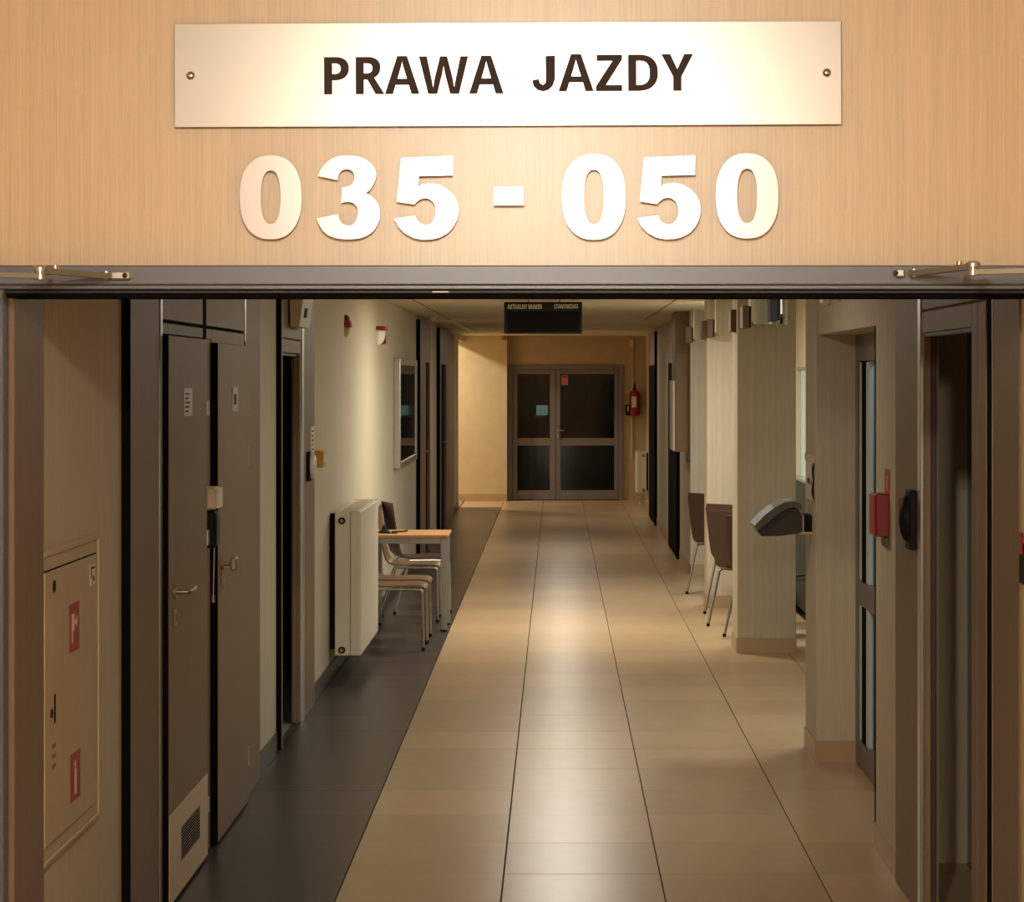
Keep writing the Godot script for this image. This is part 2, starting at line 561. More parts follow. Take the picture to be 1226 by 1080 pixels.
func build_floor() -> void:
	var f := boxes(self, "floor", "grout", [[-4.2, 2.2, -0.12, -0.004, 6.04, 36.4]])
	structure(f, "tiled corridor floor, beige with a dark strip along the left")
	var rows := range(-5, 46)
	var cols := [[-1.42, -1.403, "dark"], [-1.4, -0.803, "dark"], [-0.797, -0.203, "beige"], [-0.197, 0.3925, "beige"], [0.3975, 0.9925, "beige"], [0.9975, 1.5925, "beige"]]
	for r in rows:
		var d0: float = 8.90 + r * 0.6
		if d0 < 6.0:
			continue
		for ci in cols.size():
			if ci == 0:
				continue
			var c = cols[ci]
			var kind: String = c[2]
			if d0 > 33.5:
				kind = "beige"
			var m := "%s_tile_%d" % [kind, rng.randi() % 3]
			var x1: float = c[1]
			var o := B(f, "tile", m, c[0], x1, -0.012, 0.0, d0 + 0.001, d0 + 0.599, 0.0008)
			o.rotation = Vector3(rng.randf_range(-0.0014, 0.0014), 0, rng.randf_range(-0.0010, 0.0010))
	# cut tiles along the left wall and inside the service bays
	for i in 2:
		B(f, "tile", "dark_tile_1", -1.42, -1.4025, -0.012, 0.0, 6.1 + i * 13.8, 6.1 + i * 13.8 + 13.79, 0.0)
	for r in range(4, 23):
		var d0: float = 8.90 + r * 0.6
		B(f, "tile", "beige_tile_%d" % (r % 3), 1.5975, 1.935, -0.012, 0.0, d0 + 0.001, d0 + 0.599, 0.0008)
	for i in 3:
		B(f, "tile", "beige_tile_1", -2.02 - 0.6 * i, -1.4225 - 0.6 * i, -0.012, 0.0, 33.9, 35.76, 0.0008)

func build_header() -> void:
	# steel door frame across the opening
	var f := frame_node("door_1", "grey steel frame of the open double door", Vector3(0, 0, -6.1))
	B(f, "head", "frame_grey", -1.62, 1.55, 2.128, 2.178, 6.0, 6.2, 0.003)
	B(f, "head_lip", "frame_grey", -1.62, 1.55, 2.1165, 2.127, 6.0, 6.2, 0.002)
	B(f, "seal", "rubber", -1.43, 1.40, 2.106, 2.116, 6.02, 6.12, 0.003)
	B(f, "lower_seal", "black_edge", -1.425, 1.40, 2.095, 2.107, 6.03, 6.14, 0.003)
	B(f, "jamb", "frame_grey", -1.52, -1.418, 0, 2.117, 6.0, 6.06, 0.003)
	B(f, "reveal_panel", "laminate", -1.52, LW + 0.016, 0, 2.12, 6.06, 6.41, 0.002)
	B(f, "jamb", "cream_plastic", 1.272, 1.40, 0, 2.117, 6.06, 6.40, 0.003)
	B(f, "reveal_panel", "laminate", 1.268, 1.40, 0, CEIL, 6.41, 6.788, 0.002)
	B(f, "metal_edge", "aluminium", 1.266, 1.29, 0, CEIL, 6.789, 6.80, 0.002)
	# latch keeps in the groove of the head
	var p := at(527, 349, 6.0)
	B(f, "latch_keep", "dull_steel", p.x - 0.022, p.x + 0.022, p.y - 0.003, p.y + 0.002, 6.012, 6.03, 0.001)
	# open leaves, just outside the picture
	for s in [-1, 1]:
		var x: float = -1.60 if s < 0 else 1.52
		var lf := Node3D.new()
		lf.name = "leaf"
		f.add_child(lf, true)
		lf.position = Vector3(x, 0, 0.1)
		B(lf, "stile", "frame_grey", x - 0.03, x + 0.03, 0.01, 2.1, 5.84, 5.96)
		B(lf, "stile", "frame_grey", x - 0.03, x + 0.03, 0.01, 2.1, 4.62, 4.74)
		B(lf, "rail", "frame_grey", x - 0.03, x + 0.03, 1.98, 2.1, 4.74, 5.84)
		B(lf, "rail", "frame_grey", x - 0.03, x + 0.03, 0.01, 0.2, 4.74, 5.84)
		B(lf, "pane", "glass", x - 0.004, x + 0.004, 0.2, 1.98, 4.74, 5.84, 0.0)
	# closer arms
	for s in [-1, 1]:
		var t := thing("door_closer", ("door closer arm bolted to the frame at the left" if s < 0 else "door closer arm bolted to the frame at the right"), "door closer", Vector3(0, 2.1, -6.0), "door closer arms")
		var br := at(145, 330, 5.99) if s < 0 else at(1077, 327, 5.99)
		var kn := at(48, 324, 5.80) if s < 0 else at(1165, 319, 5.80)
		var w := 0.026 if s < 0 else 0.012
		B(t, "bracket", "aluminium", br.x - w, br.x + w, br.y - 0.011, br.y + 0.011, 5.978, 6.0, 0.004)
		put(t, "bolt", lathe_mesh([Vector2(0.0, 0.006), Vector2(0.006, 0.004), Vector2(0.007, 0.0)], 12), M["rubber"], Vector3(br.x - s * 0.012, br.y, -5.977)).rotation.x = PI / 2
		put(t, "joint", lathe_mesh([Vector2(0, -0.01), Vector2(0.008, -0.01), Vector2(0.008, 0.01), Vector2(0, 0.01)], 12), M["chrome"], Vector3(br.x + s * 0.034, br.y, -5.97))
		var a := Vector3(br.x + s * 0.03, br.y - 0.002, -5.97)
		var dirv := kn - a
		put(t, "arm", flat_bar(a, kn, 0.013, 0.007), M["laminate_steel"] if M.has("laminate_steel") else M["chair_metal"], Vector3.ZERO)
		put(t, "knuckle", lathe_mesh([Vector2(0, -0.022), Vector2(0.016, -0.022), Vector2(0.016, -0.009), Vector2(0.012, -0.008), Vector2(0.012, -0.003), Vector2(0.019, -0.002), Vector2(0.019, 0.008), Vector2(0.012, 0.013), Vector2(0, 0.014)], 16), M["chair_metal"], kn)
		put(t, "screw_head", lathe_mesh([Vector2(0, 0.012), Vector2(0.007, 0.009), Vector2(0.008, 0.0)], 10), M["chrome"], a + dirv * 0.78 + Vector3(0, 0.008, 0))
		var far := Vector3(-1.57, kn.y - 0.013, -5.55) if s < 0 else Vector3(1.49, kn.y - 0.013, -5.55)
		put(t, "forearm", flat_bar(kn + Vector3(0, -0.014, 0), far, 0.012, 0.006), M["chair_metal"], Vector3.ZERO)
		B(t, "closer_body", "chair_metal", far.x - 0.02, far.x + 0.03, far.y - 0.03, far.y + 0.025, 5.35, 5.62, 0.004)
	# engraved plate
	var pd := 6.04
	var ctr := (at(209, 29, pd) + at(1007, 149, pd)) * 0.5
	var plate := thing("sign_plate", "brushed metal plate lettered PRAWA JAZDY above the doorway", "sign", Vector3(ctr.x, ctr.y - 0.13, -pd))
	var hw := 399.0 * pd / 2800.0
	var hh := 62.0 * pd / 2800.0
	var pm := put(plate, "plate", box_mesh(Vector3(hw * 2, hh * 2, 0.004), 0.001), M["satin_plate"], Vector3(ctr.x, ctr.y, -6.037))
	pm.rotation.z = 0.0045
	B(plate, "backing", "black_edge", ctr.x - hw + 0.02, ctr.x + hw - 0.02, ctr.y - hh + 0.02, ctr.y + hh - 0.02, 6.04, 6.06, 0.0)
	var q := at(388, 112.5, 6.034)
	var q2 := at(603, 67, 6.034)
	put_text(plate, "lettering", "PRAWA", "print_dark", q.x, q2.x, q.y, q2.y, 6.0345, 0.0045)
	q = at(668.5, 109.0, 6.034)
	q2 = at(830, 64.5, 6.034)
	put_text(plate, "lettering", "AZDY", "print_dark", q.x, q2.x, q.y, q2.y, 6.0345, 0.0045)
	var jay := PackedVector2Array()
	var jp := [80,134, 103,133, 103,190, 98,205, 88,215, 75,219, 62,216, 52,207, 48,192, 64,189, 67,199, 74,203, 80,199, 81,188]
	for i in range(0, jp.size(), 2):
		var w0 := at(613.0 + jp[i] / 2.0, jp[i + 1] / 2.0, 6.034)
		jay.append(Vector2(w0.x, w0.y))
	put(plate, "lettering", extrude_mesh(jay, 0.002), M["print_dark"], Vector3(0, 0, -6.0345))
	for u in [[228, 90.5], [990, 87]]:
		var sp := at(u[0], u[1], 6.034)
		put(plate, "screw", lathe_mesh([Vector2(0, 0.008), Vector2(0.005, 0.007), Vector2(0.009, 0.003), Vector2(0.011, 0.0)], 16), M["chrome"], Vector3(sp.x, sp.y, -6.035)).rotation.x = PI / 2
	# room numbers
	var three := [683,262, 700,220, 730,175, 775,135, 830,110, 890,102, 950,104, 1010,115, 1060,140, 1095,170, 1120,205, 1130,245, 1125,290, 1105,335, 1080,370, 1052,393, 1090,415, 1125,445, 1150,490, 1160,540, 1155,600, 1135,650, 1105,690, 1065,720, 1010,742, 950,750, 880,750, 810,740, 760,718, 720,685, 690,635, 672,590, 835,556, 845,590, 860,618, 885,638, 915,645, 950,638, 975,610, 990,570, 992,530, 980,495, 955,470, 920,460, 890,462, 862,470, 868,350, 900,345, 935,335, 958,305, 965,265, 955,235, 935,215, 905,208, 870,215, 848,240, 838,265, 832,293]
	var five := [135,120, 530,103, 528,255, 270,262, 262,345, 300,325, 370,318, 430,330, 490,365, 535,410, 565,470, 572,540, 560,600, 530,660, 490,705, 430,740, 370,755, 300,758, 230,745, 165,710, 115,660, 82,595, 240,570, 255,605, 280,630, 320,645, 355,635, 385,605, 400,560, 398,505, 380,465, 350,440, 315,432, 280,442, 250,465, 235,483, 102,462]
	var spots := [["0", 287, 186.0, 361, 286.5, "metal digit 0 at the left end of the room number"], ["3", 379, 186, 455, 286.5, "metal digit 3 in the room number"], ["5", 472, 186.5, 549, 287, "metal digit 5 left of the dash"], ["-", 591, 223.5, 627, 246, "metal dash in the middle of the room number"], ["0", 673, 184.5, 749, 287, "metal digit 0 just right of the dash"], ["5", 763, 186, 839, 286.5, "metal digit 5 right of the dash"], ["0", 857, 183.5, 932, 285.5, "metal digit 0 at the right end of the room number"]]
	for s in spots:
		var face := 6.028
		var a := at(s[1], s[4], face)
		var b := at(s[3], s[2], face)
		var mid := (a + b) * 0.5
		var w := (b.x - a.x)
		var h := (b.y - a.y)
		var me: ArrayMesh
		var called := "digit"
		if s[0] == "0":
			var outer := PackedVector2Array()
			var inner := PackedVector2Array()
			for i in 48:
				var an := TAU * i / 48.0
				var c := cos(an); var sn := sin(an)
				outer.append(Vector2(signf(c) * pow(absf(c), 2.0 / 2.35) * w * 0.5, signf(sn) * pow(absf(sn), 2.0 / 2.35) * h * 0.5))
				inner.append(Vector2(signf(c) * pow(absf(c), 2.0 / 2.4) * w * 0.16, signf(sn) * pow(absf(sn), 2.0 / 2.4) * h * 0.32))
			me = extrude_mesh(outer, 0.006, inner)
		elif s[0] == "-":
			me = box_mesh(Vector3(w, h, 0.006), 0.0005)
			called = "dash"
		else:
			var src: Array = three if s[0] == "3" else five
			var lo := Vector2(1e9, 1e9); var hi := Vector2(-1e9, -1e9)
			for i in range(0, src.size(), 2):
				lo = lo.min(Vector2(src[i], src[i + 1])); hi = hi.max(Vector2(src[i], src[i + 1]))
			var pl := PackedVector2Array()
			for i in range(0, src.size(), 2):
				pl.append(Vector2(((src[i] - lo.x) / (hi.x - lo.x) - 0.5) * w, (0.5 - (src[i + 1] - lo.y) / (hi.y - lo.y)) * h))
			me = extrude_mesh(pl, 0.006)
		var th := thing(called, s[5], "digit" if called == "digit" else "dash", mid, "room number characters")
		put(th, "face", me, M["letter_metal"], Vector3(mid.x, mid.y, -face - 0.003))
		for k in [-0.36, 0.36]:
			B(th, "spacer", "black_edge", mid.x - w * 0.36 - 0.004 if s[0] == "0" else mid.x + w * 0.1 - 0.004, mid.x - w * 0.36 + 0.004 if s[0] == "0" else mid.x + w * 0.1 + 0.004, mid.y + (h * k * (0.3 if s[0] == "0" else (1.1 if s[0] != "-" else 0.5))) - 0.004, mid.y + (h * k * (0.3 if s[0] == "0" else (1.1 if s[0] != "-" else 0.5))) + 0.004, face + 0.005, 6.06, 0.0)

func flat_bar(a: Vector3, b: Vector3, hw: float, hh: float) -> ArrayMesh:
	var st := new_st()
	var t := (b - a).normalized()
	var side := t.cross(Vector3.UP).normalized()
	var up := side.cross(t)
	var p := []
	for e in [a, b]:
		for q in [[-1, -1], [1, -1], [1, 1], [-1, 1]]:
			p.append(e + side * hw * q[0] + up * hh * q[1])
	for i in 4:
		var j := (i + 1) % 4
		var n: Vector3 = ((p[i] + p[j]) * 0.5 - a).normalized()
		quad(st, p[i], p[j], p[4 + j], p[4 + i], n)
	quad(st, p[0], p[1], p[2], p[3], -t)
	quad(st, p[4], p[5], p[6], p[7], t)
	return st.commit()

func build_left() -> void:
	# dark laminate cladding with two office doors
	var c := frame_node("trim_2", "dark laminate cladding round the two office doors", Vector3(LW, 0, -9.3))
	var X := -1.393
	B(c, "edge_strip", "black_edge", LW, X + 0.001, 0, CEIL, 7.635, 7.65, 0.0)
	B(c, "panel", "laminate", LW, X, 0, CEIL, 7.65, 8.205)
	B(c, "metal_strip", "aluminium", LW, X + 0.004, 0, CEIL, 8.212, 8.255, 0.002)
	B(c, "backing", "black_edge", LW, X - 0.012, 0, CEIL, 8.2, 11.0, 0.0)
	B(c, "panel", "laminate", X - 0.012, X, 2.097, CEIL, 8.26, 9.215)
	B(c, "panel", "laminate", X - 0.012, X, 2.097, CEIL, 9.31, 10.43)
	B(c, "gap_strip", "black_edge", X - 0.012, X - 0.001, 2.045, CEIL, 9.216, 9.309, 0.0)
	B(c, "frame_head", "laminate_frame", X - 0.012, X, 2.045, 2.085, 8.26, 9.215)
	B(c, "frame_head", "laminate_frame", X - 0.012, X, 2.03, 2.085, 9.45, 10.43)
	B(c, "metal_strip", "aluminium", X - 0.012, X + 0.004, 2.05, CEIL, 10.44, 10.475, 0.002)
	B(c, "frame_post", "laminate_frame", X - 0.012, X, 0, 2.043, 9.2, 9.42)
	B(c, "frame_post", "laminate_frame", X - 0.012, X, 2.043, 2.085, 9.312, 9.448)
	B(c, "panel", "laminate", X - 0.012, X, 0, CEIL, 10.48, 11.0)
	B(c, "frame_post", "laminate", X - 0.012, X, 0, 2.03, 10.375, 10.475)
	# door 2 with the kick plate
	var d := frame_node("door_2", "dark laminate office door with a grilled kick plate", Vector3(-1.39, 0, -8.74))
	var x1 := -1.372
	var lf := B(d, "leaf", "laminate", X, x1, 0.012, 2.04, 8.282, 9.19)
	B(d, "leaf_edge", "black_edge", X, x1 - 0.001, 0.012, 2.04, 8.268, 8.281, 0.0)
	var kp := B(d, "kick_plate", "cream_plastic", x1, x1 + 0.003, 0.015, 0.335, 8.284, 9.188, 0.001)
	B(kp, "grille_back", "black_edge", x1 + 0.003, x1 + 0.0034, 0.125, 0.248, 8.54, 8.98, 0.0)
	for i in 11:
		B(kp, "slat", "dull_steel", x1 + 0.003, x1 + 0.0042, 0.130 + i * 0.0112, 0.130 + i * 0.0112 + 0.0036, 8.54, 8.98, 0.0)
	for y in [1.77, 1.26, 0.21]:
		B(d, "hinge", "aluminium", x1 - 0.004, x1 + 0.006, y - 0.03, y + 0.03, 9.185, 9.215, 0.002)
	var np := B(d, "number_plate", "satin_plate", x1, x1 + 0.004, 1.747, 1.85, 8.61, 8.79)
	for i in 5:
		B(np, "print", "print_dark", x1 + 0.004, x1 + 0.0045, 1.762 + i * 0.016, 1.768 + i * 0.016, 8.625, 8.70 + 0.02 * (i % 3), 0.0)
	handle(d, x1, 1.12, 8.40, true)
	# door 3, with a square knob
	d = frame_node("door_3", "dark laminate office door with a square knob", Vector3(-1.39, 0, -9.9))
	x1 = -1.365
	B(d, "leaf", "laminate", X, x1, 0.012, 2.03, 9.442, 10.36)
	B(d, "leaf_edge", "black_edge", X, x1 - 0.001, 0.012, 2.03, 9.424, 9.441, 0.0)
	for y in [1.79, 1.545, 0.21]:
		B(d, "hinge", "aluminium", x1 - 0.008, x1 + 0.003, y - 0.045, y + 0.045, 10.362, 10.378, 0.002)
	np = B(d, "number_plate", "satin_plate", x1, x1 + 0.004, 1.747, 1.85, 9.85, 10.0)
	B(np, "print", "print_dark", x1 + 0.004, x1 + 0.0045, 1.775, 1.82, 9.88, 9.95, 0.0)
	handle(d, x1, 1.13, 9.55, false)
	# black door on the left
	d = frame_node("door_4", "open unlit doorway in a laminate frame before the radiator", Vector3(-1.42, 0, -12.4))
	X = -1.395
	B(d, "edge_strip", "black_edge", LW, X + 0.001, 0, CEIL, 11.853, 11.868, 0.0)
	B(d, "frame_post", "laminate", LW, X, 0, CEIL, 11.87, 11.925)
	B(d, "panel", "laminate", LW, X, 2.095, CEIL, 11.925, 12.80)
	B(d, "frame_head", "laminate_frame", LW, X - 0.003, 2.02, 2.088, 11.925, 12.80)
	B(d, "metal_strip", "aluminium", LW, X + 0.006, 0, CEIL, 12.83, 12.90, 0.003)
	B(d, "lining", "laminate_frame", -1.446, X - 0.006, 0, 2.02, 12.779, 12.83, 0.002)
	B(d, "lining_head", "laminate_frame", -1.446, LW, 2.005, 2.02, 11.925, 12.778, 0.002)
	B(d, "panel", "laminate", LW, X, 0, CEIL, 12.905, 13.5)
	B(d, "stop_bead", "dull_steel", -1.432, -1.428, 0, 2.004, 12.768, 12.778, 0.0)
	# far doors on the left
	for e in [[23.7, 23.95, 25.7, 24.75, 25.5, "dark far door on the left wall beyond the chairs", 5], [27.75, 27.95, 31.6, 28.1, 29.3, "last dark door on the left wall near the end", 6]]:
		d = frame_node("door_%d" % e[6], e[5], Vector3(LW, 0, -e[0]))
		B(d, "edge_strip", "black_edge", LW, LW + 0.04, 0, CEIL - 0.05, e[0], e[0] + 0.04, 0.0)
		B(d, "panel", "laminate", LW, LW + 0.04, 2.05, CEIL - 0.05, e[0] + 0.04, e[2])
		B(d, "frame_post", "laminate", LW, LW + 0.04, 0, 2.05, e[0] + 0.04, e[3])
		B(d, "frame_post", "laminate", LW, LW + 0.04, 0, 2.05, e[4], e[2])
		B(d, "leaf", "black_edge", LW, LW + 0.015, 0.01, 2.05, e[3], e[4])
		B(d, "handle", "chair_metal", LW + 0.015, LW + 0.06, 1.08, 1.1, e[4] - 0.2, e[4] - 0.08)
	# skirting
	structure(boxes(self, "baseboard_left", "dark_skirting", [
		[LW, LW + 0.009, 0, 0.095, 11.0, 11.853], [LW, LW + 0.009, 0, 0.095, 13.5, 23.7], [LW, LW + 0.009, 0, 0.095, 25.7, 27.75], [LW, LW + 0.009, 0, 0.095, 31.6, 33.9]]), "dark tile skirting along the left wall")
	# fire hose cabinet
	var h := thing("fire_hose_cabinet", "cream fire hose cabinet with red signs set in the left wall", "cabinet", Vector3(LW, 0.54, -6.83))
	var F := LW + 0.012
	B(h, "frame", "cabinet_enamel", LW - 0.02, F, 0.544, 1.41, 6.412, 7.185, 0.004)
	B(h, "frame_lip", "cabinet_enamel", F, F + 0.006, 1.395, 1.41, 6.412, 7.185, 0.002)
	B(h, "frame_lip", "cabinet_enamel", F, F + 0.006, 0.544, 0.556, 6.412, 7.185, 0.002)
	B(h, "frame_lip", "cabinet_enamel", F, F + 0.006, 0.556, 1.395, 7.172, 7.185, 0.002)
	B(h, "gap", "black_edge", F, F + 0.0015, 0.592, 1.356, 6.412, 7.147, 0.0)
	var dr := B(h, "door", "cabinet_enamel", F, F + 0.006, 0.596, 1.352, 6.412, 7.143, 0.002)
	F += 0.006
	put(dr, "lock", lathe_mesh([Vector2(0, 0.003), Vector2(0.017, 0.002), Vector2(0.019, 0.0)], 18), M["black_plastic"], Vector3(F, 1.307, -6.53)).rotation.z = -PI / 2
	B(dr, "handle_slot", "black_edge", F, F + 0.002, 0.925, 1.005, 6.53, 6.542, 0.0)
	put(dr, "latch", lathe_mesh([Vector2(0, 0.004), Vector2(0.012, 0.003), Vector2(0.013, 0.0)], 14), M["black_plastic"], Vector3(F, 0.957, -6.495)).rotation.z = -PI / 2
	for i in 3:
		B(dr, "worn_print", "laminate_frame", F, F + 0.0006, 0.80 + i * 0.028, 0.812 + i * 0.028, 6.50, 6.55, 0.0)
	var sg := B(dr, "sign", "red_sign", F, F + 0.0015, 1.095, 1.235, 6.73, 6.868, 0.0005)
	B(sg, "pictogram", "paper", F + 0.0015, F + 0.002, 1.155, 1.205, 6.76, 6.80, 0.0)
	B(sg, "pictogram", "paper", F + 0.0015, F + 0.002, 1.12, 1.155, 6.762, 6.774, 0.0)
	B(sg, "pictogram", "paper", F + 0.0015, F + 0.002, 1.172, 1.186, 6.80, 6.83, 0.0)
	B(sg, "pictogram", "paper", F + 0.0015, F + 0.002, 1.162, 1.196, 6.83, 6.838, 0.0)
	sg = B(dr, "sign", "red_sign", F, F + 0.0015, 0.66, 0.80, 6.745, 6.885, 0.0005)
	B(sg, "pictogram", "paper", F + 0.0015, F + 0.002, 0.678, 0.752, 6.80, 6.828, 0.0)
	B(sg, "pictogram", "paper", F + 0.0015, F + 0.002, 0.752, 0.775, 6.808, 6.82, 0.0)
	B(sg, "pictogram", "paper", F + 0.0015, F + 0.002, 0.763, 0.77, 6.79, 6.82, 0.0)
	var st := B(dr, "sticker", "paper", F, F + 0.001, 1.262, 1.325, 7.03, 7.11, 0.0)
	B(st, "sticker_mark", "print_dark", F + 0.001, F + 0.0015, 1.312, 1.318, 7.04, 7.10, 0.0)
	B(st, "sticker_mark", "print_dark", F + 0.001, F + 0.0015, 1.285, 1.312, 7.04, 7.05, 0.0)
	B(st, "sticker_mark", "print_dark", F + 0.001, F + 0.0015, 1.275, 1.29, 7.07, 7.09, 0.0)

func handle(d: Node, x: float, y: float, dd: float, lever: bool) -> void:
	var rot := Vector3(0, 0, -PI / 2)
	put(d, "rose", lathe_mesh([Vector2(0, 0.008), Vector2(0.024, 0.008), Vector2(0.027, 0.0)], 18), M["dull_steel"], Vector3(x, y, -dd)).rotation = rot
	if lever:
		var t := tube_mesh([Vector3(x + 0.006, y, -dd), Vector3(x + 0.045, y, -dd), Vector3(x + 0.054, y, -dd - 0.008), Vector3(x + 0.056, y + 0.001, -dd - 0.05), Vector3(x + 0.056, y + 0.003, -dd - 0.12)], 0.0095)
		put(d, "lever", t, M["dull_steel"], Vector3.ZERO)
	else:
		put(d, "neck", tube_mesh([Vector3(x + 0.006, y, -dd), Vector3(x + 0.04, y, -dd)], 0.009), M["dull_steel"], Vector3.ZERO)
		B(d, "knob", "dull_steel", x + 0.038, x + 0.064, y - 0.027, y + 0.027, dd - 0.027, dd + 0.027, 0.005)
	var e := B(d, "keyhole_plate", "dull_steel", x, x + 0.007, y - 0.125, y - 0.062, dd - 0.022, dd + 0.022, 0.003)
	B(e, "keyhole", "black_edge", x + 0.007, x + 0.0076, y - 0.105, y - 0.082, dd - 0.004, dd + 0.004, 0.0)

func build_right() -> void:
	var X := 1.2725
	# black door, nearest on the right
	var d := frame_node("door_7", "open unlit doorway in a laminate frame at the near right", Vector3(RW, 0, -7.7))
	B(d, "panel", "laminate", X, RW, 0, CEIL, 8.22, 8.776)
	B(d, "metal_strip", "aluminium", X - 0.004, RW, 0, CEIL, 8.15, 8.215, 0.002)
	B(d, "panel", "laminate", X, RW, 2.125, CEIL, 6.93, 8.145)
	B(d, "frame_head", "laminate_frame", X, RW, 2.045, 2.118, 7.167, 8.145)
	B(d, "frame_post", "laminate_frame", X, RW, 0, 2.118, 7.07, 7.165)
	B(d, "frame_post", "laminate", X, RW, 0, 2.118, 6.93, 7.065)
	B(d, "gap_strip", "black_edge", X + 0.004, RW, 0, CEIL, 6.802, 6.928, 0.0)
	B(d, "lining", "laminate_frame", X + 0.002, 1.325, 0, 2.045, 8.105, 8.119, 0.0)
	B(d, "door_stop", "charcoal_plastic", RW + 0.012, RW + 0.03, 0, 2.03, 8.09, 8.105, 0.002)
	B(d, "head_bead", "charcoal_plastic", X + 0.004, RW + 0.04, 2.03, 2.045, 7.165, 8.1, 0.002)
	# recessed glass door
	d = frame_node("door_8", "recessed glass door with brown frame on the right", Vector3(1.47, 0, -10.5))
	var G := 1.471
	B(d, "frame_head", "door_profile", G, G + 0.06, 1.97, 2.1, 9.44, 11.5)
	B(d, "stile", "door_profile", G, G + 0.06, 0.0, 1.97, 11.4, 11.5)
	B(d, "stile", "door_profile", G, G + 0.06, 0.0, 1.97, 9.44, 9.54)
	B(d, "rail", "door_profile", G - 0.002, G + 0.06, 0.79, 0.905, 9.54, 11.4)
	B(d, "rail", "door_profile", G - 0.002, G + 0.06, 0.0, 0.13, 9.54, 11.4)
	B(d, "pane", "glass", G + 0.03, G + 0.036, 0.905, 1.97, 9.54, 11.4, 0.0)
	B(d, "pane", "glass", G + 0.03, G + 0.036, 0.13, 0.79, 9.54, 11.4, 0.0)
	for e in [[11.29, 11.385], [11.05, 11.15]]:  # pale bars imitate the bright vertical reflections in the glass
		B(d, "reflection_bar", "reflection_pale", G + 0.006, G + 0.028, 0.905, 1.965, e[0], e[1], 0.004)
		B(d, "reflection_bar", "reflection_pale", G + 0.006, G + 0.028, 0.13, 0.79, e[0], e[1], 0.004)
	B(d, "gasket", "black_edge", G + 0.004, G + 0.029, 0.13, 1.965, 11.15, 11.29, 0.0)
	B(d, "recess_side", "corridor_wallpaper", RW + 0.0, 1.6, 0, 2.1, 9.40, 9.44, 0.0)
	# far doors on the right
	for e in [[24.35, 26.5, "dark door on the right wall beyond the pillars", 9], [29.8, 32.0, "last dark door on the right wall", 10]]:
		d = frame_node("door_%d" % e[3], e[2], Vector3(RW, 0, -e[0]))
		B(d, "frame_post", "laminate", RW - 0.02, RW, 0, CEIL - 0.04, e[0], e[0] + 0.08)
		B(d, "frame_post", "laminate", RW - 0.02, RW, 0, CEIL - 0.04, e[1] - 0.3, e[1])
		B(d, "panel", "laminate", RW - 0.02, RW, 2.05, CEIL - 0.04, e[0] + 0.08, e[1] - 0.3)
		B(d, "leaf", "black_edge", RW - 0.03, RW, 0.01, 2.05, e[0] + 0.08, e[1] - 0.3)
		B(d, "edge_strip", "black_edge", RW - 0.035, RW, 0, CEIL - 0.06, e[0] - 0.02, e[0], 0.0)
	structure(boxes(self, "baseboard_right", "skirting_tile", [
		[RW - 0.008, RW, 0, 0.10, 8.78, 9.44],
		[RW - 0.008, RW, 0, 0.10, 22.392, 24.33], [RW - 0.008, 1.95, 0, 0.10, 22.392, 22.4], [RW - 0.008, RW, 0, 0.10, 26.5, 29.78], [RW - 0.008, RW, 0, 0.1, 32.0, 32.6]]), "beige tile skirting along the right wall")

